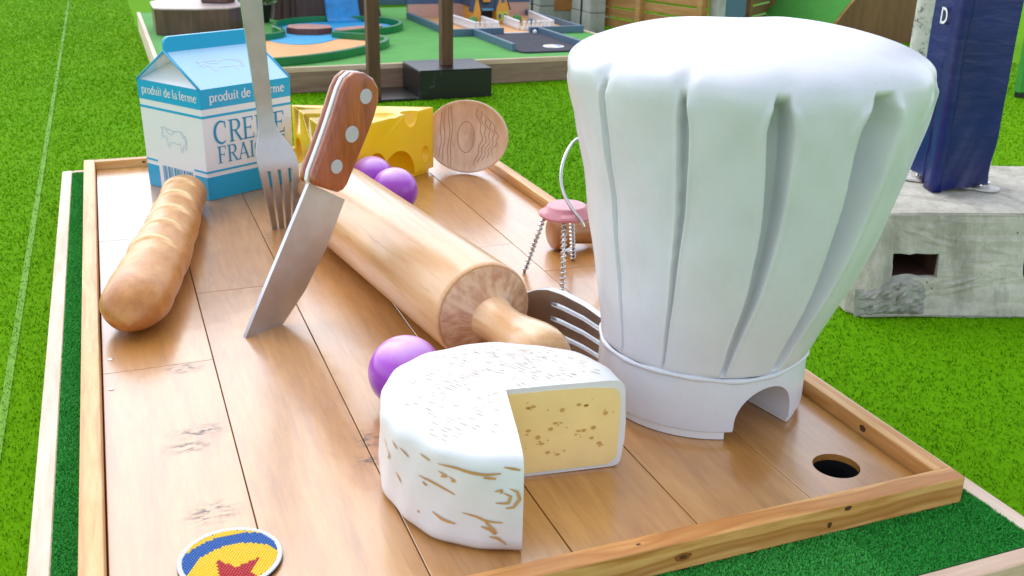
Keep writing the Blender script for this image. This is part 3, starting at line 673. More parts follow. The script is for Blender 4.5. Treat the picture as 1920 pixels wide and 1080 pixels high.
# ------------------------------------------------------------------ forks
def fork_sheet(name, zs, hw, xo, yo, th, slots, M, mat, parent, bevel=.003, openends=()):
    """plate built on a grid; slots: (zr) tines below zr. zs rows from tip to top"""
    cols = [-1, -.60, -.46, -.07, .07, .46, .60, 1]
    bm = bmesh.new(); Fv = {}; Bv = {}
    for j, z in enumerate(zs):
        for i, c_ in enumerate(cols):
            x = c_*hw(z)+xo(z); y = yo(z); t = th(z)/2
            Fv[i, j] = bm.verts.new(M @ Vector((x, y-t, z))); Bv[i, j] = bm.verts.new(M @ Vector((x, y+t, z)))
    cells = {(i, j) for j in range(len(zs)-1) for i in range(7) if not (i % 2 == 1 and (zs[j]+zs[j+1])/2 < slots)}
    for i, j in cells:
        bm.faces.new((Fv[i, j], Fv[i+1, j], Fv[i+1, j+1], Fv[i, j+1])); bm.faces.new((Bv[i, j+1], Bv[i+1, j+1], Bv[i+1, j], Bv[i, j]))
        for (di, dj), (p, q) in (((-1, 0), ((i, j+1), (i, j))), ((1, 0), ((i+1, j), (i+1, j+1))), ((0, -1), ((i, j), (i+1, j))), ((0, 1), ((i+1, j+1), (i, j+1)))):
            if dj and (j+dj) in openends: continue
            if (i+di, j+dj) not in cells: bm.faces.new((Fv[q], Fv[p], Bv[p], Bv[q]))
    bmesh.ops.delete(bm, geom=[v for v in bm.verts if not v.link_faces], context='VERTS')
    bmesh.ops.recalc_face_normals(bm, faces=bm.faces)
    o = frombm(name, bm, mat, parent, True, R(30))
    md = o.modifiers.new('soft', 'BEVEL'); md.width = bevel; md.segments = 2; md.limit_method = 'ANGLE'; md.angle_limit = R(40)
    return o
def interp(xs, ys): return lambda z: float(np.interp(z, xs, ys))
def smooth_interp(xs, ys):
    zz = np.linspace(xs[0], xs[-1], 400); yy = np.interp(zz, xs, ys); k = np.hanning(25); k /= k.sum()
    yp = np.convolve(np.pad(yy, 12, 'edge'), k, 'valid'); return lambda z: float(np.interp(z, zz, yp))
FB = Vector((0, 2.395, 0))
frk = thing('standing_fork', 'tall steel fork standing with its tines stuck in the deck beside the carton', 'fork', (.70, 2.395, 0))
MF = Matrix.Translation(FB)
hwF = smooth_interp([-.02, 0, .1, .2, .27, .31, .345, .375, .41, .46, .66, .9, 1.2, 1.5, 1.53], [.052, .055, .066, .077, .083, .080, .066, .048, .036, .031, .034, .041, .047, .055, .03])
xoF = smooth_interp([-.02, .15, .276, .393, .66, .9, 1.5], [.714, .708, .700, .672, .655, .641, .60])
yoF = smooth_interp([-.02, .1, .25, .38, .5, .7, 1.0, 1.5], [.0, -.018, -.012, .02, .035, .03, 0, -.05])
thF = interp([-.02, .05, .3, .45, .6], [.012, .018, .022, .028, .044])
# the plate turns a little so that its right edge shows
SK = Matrix(((1, 0, 0, 0), (.30, 1, 0, -.21), (0, 0, 1, 0), (0, 0, 0, 1)))
fork_sheet('head', [-.016, .03, .07, .11, .15, .19, .22, .245, .26, .275, .29, .305, .32, .335, .35, .365, .38, .40, .42], hwF, xoF, yoF, thF, .235, MF @ SK, MAT['steel'], frk, .0025, (18,))
fork_sheet('handle', [.42, .44, .46, .49, .53, .58, .64, .72, .80, .90, 1.0, 1.1, 1.2, 1.3, 1.4, 1.5, 1.53], hwF, xoF, yoF, thF, 0, MF @ SK, MAT['steel'], frk, .0025, (-1,))
# lying fork on its side behind the pin, tines towards the hat
f2o = Vector((1.375, .70, .0915)); f2d = Vector((-.36, .93, 0)).normalized()
f2 = thing('lying_fork', 'steel fork lying on its side behind the rolling pin, tines towards the hat', 'fork', (f2o.x, f2o.y, 0))
ax_ = Matrix(((0, f2d.y, f2d.x, f2o.x), (0, -f2d.x, f2d.y, f2o.y), (1, 0, 0, f2o.z), (0, 0, 0, 1)))
hw2 = smooth_interp([.06, .15, .25, .31, .36, .40, .44, .49], [.080, .086, .090, .088, .072, .05, .038, .033])
yo2 = smooth_interp([.06, .15, .25, .35, .45, .6, .9], [.0, .022, .03, .026, .03, .06, .13])
th2 = interp([.06, .2, .9], [.02, .026, .026]); xo2 = smooth_interp([.06, .38, .5, .7, .9], [0, 0, -.012, -.05, -.065])
fork_sheet('head', [.06, .09, .12, .15, .18, .21, .23, .25, .27, .29, .31, .33, .35, .37, .39, .41, .43], hw2, xo2, yo2, th2, .285, ax_, MAT['steel'], f2, .003, (16,))
fork_sheet('handle', [.43, .46, .5, .55, .6, .7, .8, .88], hw2, xo2, yo2, th2, 0, ax_, MAT['steel'], f2, .003, (-1,))

# ------------------------------------------------------------------ purple balls
g = G('purple_lit_top'); c = g.coord(kind='Generated'); sp = g.new('ShaderNodeSeparateXYZ'); g.l.new(c, sp.inputs[0])
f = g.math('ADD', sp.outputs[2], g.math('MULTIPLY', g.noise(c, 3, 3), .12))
MAT['purple'] = g.fin(g.ramp(f, [(.1, srgb(86, 14, 132)), (.5, srgb(132, 30, 176)), (.85, srgb(176, 76, 204)), (1.08, srgb(220, 166, 234))]), .3, coat=.4, coatr=.15)  # pale top and dark underside: highlight and shade painted into the colour
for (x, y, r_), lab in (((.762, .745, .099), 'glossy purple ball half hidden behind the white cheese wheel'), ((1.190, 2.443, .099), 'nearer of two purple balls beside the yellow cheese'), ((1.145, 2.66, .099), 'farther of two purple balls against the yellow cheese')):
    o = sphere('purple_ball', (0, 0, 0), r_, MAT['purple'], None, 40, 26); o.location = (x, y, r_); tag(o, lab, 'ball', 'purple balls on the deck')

# ------------------------------------------------------------------ yellow holed cheese wedge
yc = thing('cheese_wedge', 'bright yellow wedge of holed cheese at the back of the deck', 'cheese', (1.15, 2.98, 0))
A_, B_, C_ = Vector((.912, 3.29, 0)), Vector((.962, 2.62, 0)), Vector((1.553, 3.055, 0)); yh = .32
w_ = prism('wedge', [A_, B_, C_], .02, yh, MAT['yellow'], yc, .004, seg=2)
cs = []
def sc2(p, r, s=(1, 1, 1)): cs.append(sphere('cutter', p, r, None, None, 28, 18, s))
BC = (C_-B_).normalized(); fn = Vector((BC.y, -BC.x, 0)); AB = (A_-B_).normalized(); ln_ = Vector((-AB.y, AB.x, 0))
Lf = (C_-B_).length
sc2(B_+BC*(Lf*.76)+Vector((0, 0, yh)), .052, (1, 1, 1.35)); sc2(B_+BC*(Lf*.60)-fn*.055+Vector((0, 0, yh+.03)), .075, (1, 1, .7))
sc2(B_+BC*(Lf*.62)+Vector((0, 0, .03)), .125); sc2(B_+BC*(Lf*.40)+Vector((0, 0, .075)), .082, (1, 1, 1.25)); sc2(B_+BC*(Lf*.905)+fn*.012+Vector((0, 0, .10)), .034, (1, 1, 1.3))
sc2(A_-AB*.14+Vector((0, 0, yh)), .05, (1, 1, 1.2)); sc2(A_-AB*.33+Vector((0, 0, yh)), .07, (1, 1, 1.1)); sc2(A_-AB*.10+Vector((0, 0, .12)), .06); sc2(A_-AB*.36+Vector((0, 0, .07)), .08)
sc2((A_+C_)/2+Vector((0, -.05, yh+.03)), .06); sc2((A_+C_)/2+Vector((.2, .0, yh-.1)), .06)
boolean(w_, cs); smooth_angle(w_, R(30))
cen = (A_+B_+C_)/3
prism('foot', [cen+(p-cen)*.93 for p in (A_, B_, C_)], .001, .0195, MAT['yellow'], yc)

# ------------------------------------------------------------------ cream carton
KF, KL, KR = Vector((.461, 2.86, 0)), Vector((.231, 3.213, 0)), Vector((.871, 3.082, 0)); KK = KL+KR-KF
eh, rh, fh = .488, .630, .690
ct = thing('cream_carton', 'blue and white gable-top cream carton with French lettering and cow drawings', 'carton', ((KF+KK)/2))
Z = lambda h: Vector((0, 0, h))
flare = .018
kc = (KF+KK)/2
def corner(p, h): return p + (p-kc)*(flare*h/.49) + Z(h)
b0 = [corner(p, .001) for p in (KF, KR, KK, KL)]; b1 = [corner(p, eh) for p in (KF, KR, KK, KL)]
mesh('body', b0+b1, [(3, 2, 1, 0), (0, 1, 5, 4), (1, 2, 6, 5), (2, 3, 7, 6), (3, 0, 4, 7), (4, 5, 6, 7)], MAT['carton'], ct)
rl = (b1[0]+b1[3])/2; rr2 = (b1[1]+b1[2])/2; rdir = (rr2-rl).normalized(); rw = (b1[3]-b1[0]).normalized()
ra, rb = rl + Z(rh-eh), rr2 + Z(rh-eh)
rr_n = 0.004
def slabq(name, q, nrm, th, mat, parent):
    V = [p for p in q] + [p+nrm*th for p in q]; n = len(q)
    return mesh(name, V, [tuple(range(n))[::-1], tuple(range(n, 2*n))]+[(i, (i+1) % n, n+(i+1) % n, n+i) for i in range(n)], mat, parent)
nr = (b1[1]-b1[0]).cross(ra-b1[0]).normalized(); nl = (ra-b1[3]).cross(b1[2]-b1[3]).normalized()
for q, n_ in (((b1[0], b1[1], rb, ra), nr), ((b1[3], b1[2], rb, ra), nl)):
    if n_.z < 0: n_ = -n_
    slabq('roof_panel', [p - n_*.006 for p in q], n_, .0062, MAT['paleblue'], ct)
# recessed white gable folds
for (p, q, a, s) in ((b1[0], b1[3], ra, 1), (b1[1], b1[2], rb, -1)):
    i = rdir*s; deep = a + i*.13 - Z(.02)
    ins = lambda v: v + i*.006
    mesh('gable_fold', [ins(p), ins(q), deep, ins(a)-Z(.01)], [(0, 1, 2), (0, 2, 3), (1, 3, 2)], MAT['carton'], ct)
    for e0, e1 in ((p, a), (q, a)): tube('gable_edge', [e0+Z(.001), e1], .0055, MAT['cyan'], ct, 6)
# fin along the ridge with a rounded front corner
fz = fh-rh; pts = [ra-Z(.012), ra+Z(fz*.55)]
pts += [ra + rdir*(.028*(1-math.cos(t))) + Z(fz*.55+fz*.45*math.sin(t)) for t in (PI/8, PI/4, 3*PI/8, PI/2)]
pts += [rb - rdir*(.028*(1-math.cos(t))) + Z(fz*.55+fz*.45*math.sin(t)) for t in (PI/2, 3*PI/8, PI/4, PI/8)] + [rb+Z(fz*.55), rb-Z(.012)]
fin_n = rw
o = slabq('top_fin', [p-fin_n*.009 for p in pts], fin_n, .018, MAT['cyan'], ct)
md = o.modifiers.new('soft', 'BEVEL'); md.width = .003; md.segments = 2; md.limit_method = 'ANGLE'
class Face:
    def __init__(s, p, q, nrm): s.p, s.q, s.n = p, q, nrm
    def at(s, u, h, o=0):
        P, Q = corner(s.p, h), corner(s.q, h); return P + (Q-P)*u + s.n*o
FR_ = Face(KF, KR, Vector(((KR-KF).y, -(KR-KF).x, 0)).normalized()); FL_ = Face(KL, KF, Vector(((KF-KL).y, -(KF-KL).x, 0)).normalized())
FBk = Face(KR, KK, Vector(((KK-KR).y, -(KK-KR).x, 0)).normalized()); FLk = Face(KK, KL, Vector(((KL-KK).y, -(KL-KK).x, 0)).normalized())
def panel(name, f, u0, u1, h0, h1, mat, o=.0012, parent=None):
    q = [f.at(u0, h0, -.002), f.at(u1, h0, -.002), f.at(u1, h1, -.002), f.at(u0, h1, -.002)]
    return slabq(name, q, f.n, .002+o, mat, parent or ct)
for f in (FR_, FL_, FBk, FLk):
    panel('top_band', f, -.002, 1.002, .403, .4885, MAT['cyan']); panel('stripe', f, -.001, 1.001, .364, .375, MAT['cyan'])
for f in (FR_, FBk, FLk):
    panel('bottom_band', f, -.002, 1.002, .0015, .104, MAT['cyan']); panel('stripe', f, -.001, 1.001, .122, .131, MAT['cyan'])
panel('bottom_band', FL_, -.002, .20, .0015, .104, MAT['cyan']); panel('stripe', FL_, -.001, .19, .122, .131, MAT['cyan'])
panel('bottom_band', FL_, .80, 1.002, .0015, .104, MAT['cyan']); panel('stripe', FL_, .80, 1.001, .122, .131, MAT['cyan'])
V = []; F = []; u = .27                                  # bar code
for w, gp_ in zip((.012, .02, .01, .03, .01, .012, .03, .012, .02, .01, .012, .025, .01, .02, .03, .012), (.014, .012, .02, .014, .012, .024, .012, .012, .016, .012, .02, .012, .014, .014, .012, .02)):
    q = [FL_.at(u, .012, .0012), FL_.at(u+w, .012, .0012), FL_.at(u+w, .112, .0012), FL_.at(u, .112, .0012)]; b = len(V); V += q; F.append((b, b+1, b+2, b+3)); u += w+gp_
mesh('bar_code', V, F, MAT['cyan_text'], ct, fix=False)
# hand-drawn serif letters: strokes as (points, width or widths), unit height, returns advance
def arc(cx, cy, rx, ry, a0, a1, n=14): return [(cx+rx*math.cos(R(a0+(a1-a0)*i/n)), cy+ry*math.sin(R(a0+(a1-a0)*i/n))) for i in range(n+1)]
def thick(n, a, b): return [a+(b-a)*math.sin(PI*i/n) for i in range(n+1)]
T_, t_ = .115, .055
def sf(x, y, w=.13): return ([(x-w, y+(t_*.4 if y < .5 else -t_*.4)), (x+w, y+(t_*.4 if y < .5 else -t_*.4))], t_*.8)
GL = {
 'C': ([(arc(.40, .5, .33, .49, 55, 305, 20), thick(20, .05, .13)), ([(.60, .97), (.62, .68)], .045)], .72),
 'R': ([([(.2, 0), (.2, 1)], T_), sf(.2, 0), sf(.15, 1, .1), ([(.2, .97), (.42, .97)]+arc(.42, .735, .19, .235, 90, -90, 10)+[(.2, .5)], [.05]*2+thick(9, .06, .125)+[.05]*2), ([(.38, .5), (.66, .02), (.76, .02)], [.1, .11, .04])], .74),
 'E': ([([(.18, 0), (.18, 1)], T_), ([(.05, .975), (.58, .975)], t_), ([(.05, .025), (.62, .025)], t_), ([(.18, .51), (.48, .51)], t_), ([(.575, 1), (.575, .80)], .04), ([(.61, 0), (.61, .23)], .04), ([(.475, .6), (.475, .42)], .04)], .68),
 'M': ([([(.16, 0), (.16, 1)], .06), sf(.16, 0), sf(.1, 1, .08), ([(.16, 1), (.5, .06)], .11), ([(.5, .06), (.82, 1)], .055), ([(.84, 0), (.84, 1)], T_), sf(.84, 0), sf(.88, 1, .1)], 1.0),
 'F': ([([(.18, 0), (.18, 1)], T_), sf(.18, 0), ([(.05, .975), (.57, .975)], t_), ([(.18, .5), (.46, .5)], t_), ([(.565, 1), (.565, .78)], .04), ([(.455, .59), (.455, .41)], .04)], .62),
 'A': ([([(.10, 0), (.40, 1)], .055), ([(.38, 1), (.68, 0)], T_), ([(.2, .33), (.58, .33)], .05), sf(.1, 0, .1), sf(.68, 0, .11)], .78),
 'I': ([([(.18, 0), (.18, 1)], T_), sf(.18, 0), sf(.18, 1)], .36),
 'H': ([([(.18, 0), (.18, 1)], T_), ([(.64, 0), (.64, 1)], T_), ([(.18, .51), (.64, .51)], .05), sf(.18, 0, .12), sf(.18, 1, .12), sf(.64, 0, .12), sf(.64, 1, .12)], .82),
}
b_, s_ = .14, .085
lo = {
 'p': ([([(.14, -.26), (.14, .62)], b_), (arc(.33, .31, .20, .30, 130, -130, 14), thick(14, s_, b_)), ([(.02, -.24), (.28, -.24)], .06), ([(.03, .59), (.14, .59)], .06)], .60),
 'r': ([([(.14, 0), (.14, .62)], b_), ([(.16, .42), (.28, .57), (.40, .55)], [.06, .1, .13]), ([(.02, .03), (.3, .03)], .06), ([(.03, .59), (.14, .59)], .06)], .43),
 'o': ([(arc(.30, .31, .22, .29, 0, 360, 20), [.085+.05*abs(math.cos(2*PI*i/20)) for i in range(21)])], .60),
 'd': ([([(.46, 0), (.46, .95)], b_), (arc(.28, .31, .20, .30, 50, 310, 14), thick(14, s_, b_)), ([(.34, .92), (.46, .92)], .06), ([(.46, .03), (.57, .03)], .06)], .60),
 'u': ([([(.13, .62), (.13, .2)]+arc(.29, .2, .16, .17, 180, 320, 6), [b_, b_]+[.1]*7), ([(.47, 0), (.47, .62)], b_), ([(.03, .59), (.13, .59)], .06), ([(.36, .59), (.47, .59)], .06), ([(.47, .03), (.58, .03)], .06)], .61),
 'i': ([([(.15, 0), (.15, .62)], b_), ([(.15, .76), (.15, .90)], .15), ([(.03, .03), (.28, .03)], .06), ([(.04, .59), (.15, .59)], .06)], .31),
 't': ([([(.17, .84), (.17, .18)]+arc(.28, .16, .11, .13, 180, 300, 5), [.1, b_]+[.08]*6), ([(.04, .58), (.36, .58)], .07)], .41),
 'e': ([(arc(.30, .31, .22, .29, 8, 320, 18), thick(18, s_, b_)), ([(.12, .35), (.51, .35)], .075)], .57),
 'l': ([([(.15, 0), (.15, .95)], b_), ([(.03, .03), (.28, .03)], .06), ([(.04, .92), (.15, .92)], .06)], .31),
 'a': ([([(.40, 0), (.40, .42)]+arc(.26, .43, .14, .15, 0, 150, 6), [b_, b_]+[.09]*7), (arc(.24, .18, .15, .16, 75, 300, 10), [.1]*11), ([(.40, .03), (.51, .03)], .06)], .54),
 'f': ([([(.16, 0), (.16, .75)]+arc(.29, .76, .13, .15, 180, 60, 6), [b_, b_]+[.09]*7), ([(.03, .58), (.35, .58)], .07), ([(.03, .03), (.3, .03)], .06)], .38),
 'm': ([([(.14, 0), (.14, .62)], b_)]+[([(x-.26, .42), (x-.16, .57), (x-.06, .57), (x, .44), (x, 0)], [.07, .1, .11, b_, b_]) for x in (.45, .78)]+[([(x-.11, .03), (x+.12, .03)], .06) for x in (.14, .45, .78)]+[([(.03, .59), (.14, .59)], .06)], .93),
 ' ': ([], .26)}
GL.update(lo)
def text_on(name, f, txt, u0, u1, h0, H, mat, parent=None):
    tot = sum(GL[c][1] for c in txt); x = 0; V = []; F = []
    for c in txt:
        st_, adv = GL[c]
        for pl_, w in st_:
            m_ = len(pl_); P = [((x+a)/tot*(u1-u0)+u0, h0+b*H) for a, b in pl_]
            ppu = (f.at(1, .3)-f.at(0, .3)).length
            asp = (u1-u0)*ppu/tot/H                       # horizontal squeeze
            b0_ = len(V)
            for i in range(m_):
                a, b = pl_[max(i-1, 0)], pl_[min(i+1, m_-1)]; dx, dy = (b[0]-a[0])*asp, b[1]-a[1]; L = math.hypot(dx, dy) or 1
                ww = (w[i] if isinstance(w, list) else w)*.5*H*(.8 if asp < .9 else 1)
                ox, oy = -dy/L*ww/ppu, dx/L*ww
                V.append(f.at(P[i][0]+ox, P[i][1]+oy, .0022)); V.append(f.at(P[i][0]-ox, P[i][1]-oy, .0022))
            F += [(b0_+2*i, b0_+2*i+1, b0_+2*i+3, b0_+2*i+2) for i in range(m_-1)]
        x += adv
    return mesh(name, V, F, mat, parent or ct, fix=False)
text_on('lettering', FR_, 'produit de la ferme', .09, .93, .430, .043, MAT['white'])
text_on('lettering', FL_, 'produit de la ferme', .06, .95, .430, .041, MAT['white'])
text_on('lettering', FR_, 'CREME', .105, .92, .245, .098, MAT['cyan_text'])
text_on('lettering', FR_, 'FRAICHE', .125, .92, .158, .075, MAT['cyan_text'])
cow = [[(.02, .78), (.10, .70), (.06, .60), (.04, .50), (.10, .44), (.16, .52), (.22, .46), (.26, .32), (.24, .22), (.30, .14), (.34, .22), (.36, .32), (.5, .34), (.66, .30), (.74, .36), (.76, .20), (.74, .08), (.80, .06), (.84, .2), (.90, .36), (.93, .22), (.97, .16), (.98, .30), (.95, .5), (.9, .68), (.82, .76), (.7, .74), (.5, .72), (.34, .76), (.24, .74), (.16, .82), (.10, .74), (.02, .78)],
       [(.22, .74), (.3, .62), (.42, .58), (.5, .66), (.56, .72)], [(.93, .64), (1.0, .6), (1.0, .42), (.98, .34)], [(.8, .74), (.84, .6), (.92, .55)], [(.07, .58), (.12, .6)]]
def drawing(name, at, mat, w, n):
    V = []; F = []
    for pl_ in cow:
        P = [at(a, b) for a, b in pl_]; ribbon(V, F, P, [n]*len(P), w)
    return mesh(name, V, F, mat, ct, fix=False)
drawing('cow_drawing', lambda a, b: FL_.at(.30+.42*a, .185+.135*b, .0016), MAT['lineart'], .0028, FL_.n)
rn = nr if nr.z > 0 else -nr
drawing('cow_drawing', lambda a, b: b1[0] + (b1[1]-b1[0])*(.20+.46*a) + (ra-b1[0])*(.34+.40*b) + rn*.0022, MAT['white'], .0034, rn)

# ------------------------------------------------------------------ bread loaf
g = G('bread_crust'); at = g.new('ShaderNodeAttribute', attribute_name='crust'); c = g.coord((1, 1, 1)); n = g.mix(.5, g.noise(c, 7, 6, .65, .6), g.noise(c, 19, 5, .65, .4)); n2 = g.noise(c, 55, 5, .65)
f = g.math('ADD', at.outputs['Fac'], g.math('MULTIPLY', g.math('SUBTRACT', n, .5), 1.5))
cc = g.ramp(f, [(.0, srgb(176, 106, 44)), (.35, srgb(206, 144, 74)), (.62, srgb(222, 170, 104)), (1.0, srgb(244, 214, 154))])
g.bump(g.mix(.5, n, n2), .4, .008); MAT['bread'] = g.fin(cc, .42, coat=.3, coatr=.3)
br = thing('bread_loaf', 'golden glazed baguette loaf with diagonal slashes lying by the left rail', 'bread', (.22, 2.1, 0))
p0, p1 = Vector((.083, 1.405, 0)), Vector((.383, 2.86, 0)); bl = (p1-p0).length; bd = (p1-p0).normalized(); bs = Vector((bd.y, -bd.x, 0))
NU, NV = 220, 96; V = []; F = []; crust = []
for i in range(NU):
    t = i/(NU-1); e = min(t, 1-t)*bl; rad_ = .102*(1-(1-min(1, e/.15))**2.2)**.5 if e < .15 else .102
    rad_ = max(rad_, .0015)*(1+.07*math.sin(t*5.0+.6)-.05*(1-t)-.06*ss(.6, 1, t)+.012*math.sin(t*37)); bend_ = .012*math.sin(t*PI*1.3)
    for k in range(NV):
        ph = 2*PI*k/NV; x = math.cos(ph); z = math.sin(ph)
        y_s = rad_*x*1.02; zz = (rad_*.78*.35+.0796*.65) + rad_*z*(.90 if z > 0 else .78)
        cr0 = .36; s_top = max(0, z)
        # diagonal slashes
        dsum = 0
        if z > -.1 and .1 < t < .93:
            for q in range(5):
                sc3 = .325 + q*.134 - .022*x - .030*x*x                # bowed slash line
                dd_ = (t-sc3)*bl
                lat = 1-ss(.55, .92, abs(x+.08))
                sh = math.exp(-((dd_)/.011)**2)*lat; ear = math.exp(-((dd_-.026)/.016)**2)*lat; bulge = math.exp(-((dd_+.05)/.045)**2)*lat
                zz += (-.010*sh + .004*ear)*s_top; cr0 += .22*sh + .42*ear; dsum += sh
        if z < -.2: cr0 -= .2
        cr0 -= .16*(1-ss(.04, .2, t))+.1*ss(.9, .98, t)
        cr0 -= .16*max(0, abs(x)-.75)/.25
        wobn = .0016*math.sin(t*23+ph*2)+.0012*math.sin(t*57-ph*3+1)
        sc_n = min(1, rad_/.05)
        P = p0 + bd*(t*bl) + bs*(y_s+bend_+wobn*sc_n*x) + Vector((0, 0, max(.0012, zz+wobn*sc_n*z+.002)))
        V.append(P); crust.append(max(0, min(1, cr0)))
for i in range(NU-1):
    for k in range(NV): F.append((i*NV+k, i*NV+(k+1) % NV, (i+1)*NV+(k+1) % NV, (i+1)*NV+k))
F.append(tuple(range(NV))[::-1]); F.append(tuple((NU-1)*NV+k for k in range(NV)))
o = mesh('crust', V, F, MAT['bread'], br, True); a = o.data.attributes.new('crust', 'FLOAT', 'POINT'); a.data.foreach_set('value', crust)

# ------------------------------------------------------------------ wooden spoon leaning on its edge behind the cheese
so = Vector((1.700, 2.985, .180)); sn = Vector((-.52, -.84, .16)).normalized(); sx = Vector((sn.y, -sn.x, 0)).normalized()   # sx points left/back
sx = -sx if sx.x > 0 else sx; sy = sn.cross(sx); sy = sy if sy.z > 0 else -sy
spn = thing('wooden_spoon', 'round pale wooden spoon bowl standing on edge beside the yellow cheese', 'spoon', (so.x, so.y, 0))
V = []; F = []; NR = 72
def egg(a, k): return Vector((.205*math.cos(a)*(1+.0*k), .176*math.sin(a), 0))*k
rings = [(1e-3, -.030), (.45, -.028), (.78, -.017), (.93, -.003), (.975, .006), (1.0, .004), (1.0, -.014), (.9, -.040), (.6, -.060), (1e-3, -.068)]
for k, dpt in rings:
    for i in range(NR):
        e = egg(2*PI*i/NR, k); V.append(so + sx*e.x + sy*e.y + sn*dpt)
for j in range(len(rings)-1):
    for i in range(NR): F.append((j*NR+i, j*NR+(i+1) % NR, (j+1)*NR+(i+1) % NR, (j+1)*NR+i))
mesh('bowl', V, F, MAT['spoon'], spn, True)
tube('handle', [so + sx*.18 + sy*.0 - sn*.02, so + sx*.26 - sy*.01 - sn*.02, so + sx*.42 - sy*.05 - sn*.02, so + sx*.60 - sy*.09 - sn*.01], [.04, .03, .026, .03], MAT['spoon'], spn, 16)
V = []; F = []
def bowlz(x, y):
    k = math.hypot(x/.205, y/.176); pr_ = rings[:4]
    for (k0, d0), (k1, d1) in zip(pr_[:-1], pr_[1:]):
        if k <= k1: return d0+(d1-d0)*(k-k0)/(k1-k0)
    return d1
def gl(pts, w=.0028):
    P = [so + sx*x + sy*y + sn*(bowlz(x, y)+.0016) for x, y in pts]; ribbon(V, F, P, [sn]*len(P), w)
gl([(.01+.042*math.cos(2*PI*i/30), .075*math.sin(2*PI*i/30)-.005) for i in range(31)])
for x0, yr in ((.095, .14), (.118, .125), (.135, .11), (.082, .15)): gl([(x0+.004*math.sin(i*.7+x0*50), -yr+2*yr*i/16) for i in range(17)], .0024)
for q, x0 in enumerate((-.055, -.075, -.095, -.115, -.135)):
    yr = .14-q*.014; gl([(x0-.014*math.cos(PI*(i-9)/9)+.006*math.sin(i*1.3+q), -yr+2*yr*i/18) for i in range(19)], .0024)
for q in range(5): gl([(.01+(.012+.006*q)*math.cos(2*PI*i/20), (.018+.011*q)*math.sin(2*PI*i/20)-.004) for i in range(3+q, 17)], .0012)
mesh('grain_lines', V, F, MAT['spoon_line'], spn, fix=False)

# ------------------------------------------------------------------ wire cork cage stool and cork
stl = thing('wire_cage_stool', 'pink capped champagne wire cage standing on twisted wire legs', 'wire cage', (1.565, 1.50, 0))
cz = .232
capp = [(0, 0), (.085, 0), (.096, .006), (.098, .014), (.093, .021), (.078, .027), (.069, .040), (.064, .0425), (0, .044)]
V = []; F = []; n = 64
for r_, z in capp:
    for i in range(n):
        a = 2*PI*i/n; k = 1 + (.035*math.cos(4*a+.9) if r_ > .08 else 0); V.append((1.565+r_*k*math.cos(a), 1.50+r_*k*math.sin(a), cz+z-(.006*(1+math.cos(4*a+.9+PI))*.5 if r_ > .08 else 0)))
for j in range(len(capp)-1): F += [(j*n+i, j*n+(i+1) % n, (j+1)*n+(i+1) % n, (j+1)*n+i) for i in range(n)]
o = mesh('cap', V, F, MAT['pink'], stl, True); o.data.set_sharp_from_angle(angle=R(22))
def twist(b, t, turns=13):
    b, t = Vector(b), Vector(t); d = (t-b).normalized(); u = d.orthogonal().normalized(); v = d.cross(u); core = []
    L = tube('leg', [b, b.lerp(t, .5), t], .0058, MAT['steel_bright'], stl, 8)
    n_ = turns*9; tube('wire_coil', [b.lerp(t, .02+.96*i/n_) + (u*math.cos(2*PI*turns*i/n_)+v*math.sin(2*PI*turns*i/n_))*.0085 for i in range(n_+1)], .0034, MAT['steel_bright'], L, 6)
for b, t in (((1.447, 1.594, .001), (1.505, 1.55, cz+.004)), ((1.493, 1.354, .001), (1.528, 1.435, cz+.004)), ((1.672, 1.655, .001), (1.615, 1.57, cz+.004)), ((1.705, 1.41, .001), (1.635, 1.46, cz+.004))): twist(b, t)
lp = [(1.585, 1.395, .222), (1.575, 1.40, .245), (1.55, 1.42, .28), (1.528, 1.45, .325), (1.527, 1.48, .375), (1.545, 1.51, .42), (1.58, 1.545, .46), (1.63, 1.59, .485), (1.69, 1.62, .48), (1.73, 1.62, .44), (1.735, 1.60, .38), (1.71, 1.58, .31), (1.675, 1.56, .24)]
def smoothpts(P, it=2):
    P = [Vector(p) for p in P]
    for _ in range(it):
        Q = [P[0]]
        for a, b in zip(P[:-1], P[1:]): Q += [a.lerp(b, .25), a.lerp(b, .75)]
        P = Q+[P[-1]]
    return P
tube('wire_loop', smoothpts(lp), .0062, MAT['steel_bright'], stl, 8)
ck = thing('champagne_cork', 'brown grained cork lying on its side behind the wire cage', 'cork', (1.70, 1.78, 0))
local_lathe('cork_body', [(.02, 0), (.05, .001), (.062, .008), (.068, .025), (.069, .05), (.065, .068), (.055, .078), (.050, .09), (.052, .11), (.056, .15), (.058, .178), (.052, .183), (.02, .184)], MAT['cork'], ck, Vector((1.632, 1.790, .070)), Vector((1, -.02, 0)), 40)

# ------------------------------------------------------------------ concrete block with wrapped mast
fx = Vector((.947, -.320, 0)); fy = Vector((.320, .947, 0)); bo = Vector((2.70, 1.29, 0))
blk = thing('concrete_ballast', 'large chamfered concrete ballast block with fork pockets on the turf', 'concrete block', (3.3, 1.45, GZ))
def bp(u, v, z): return bo + fx*u + fy*v + Vector((0, 0, z))
out = [(0, .06), (.05, 0), (1.25, 0), (1.32, .08), (1.32, .62), (1.22, .74), (.38, .74), (.14, .56), (0, .30)]
bm = bmesh.new(); n = len(out)
A = [bm.verts.new(bp(u-(.035 if u < .2 else 0), v-(.075 if v < .1 else 0), GZ+.003)) for u, v in out]; B = [bm.verts.new(bp(u, v, .197)) for u, v in out]
bm.faces.new(A[::-1]); bm.faces.new(B)
for i in range(n): bm.faces.new((A[i], A[(i+1) % n], B[(i+1) % n], B[i]))
bmesh.ops.recalc_face_normals(bm, faces=bm.faces)
bmesh.ops.bevel(bm, geom=[e for e in bm.edges if e.calc_face_angle(0) > .3], offset=.010, segments=2, affect='EDGES', profile=.5)
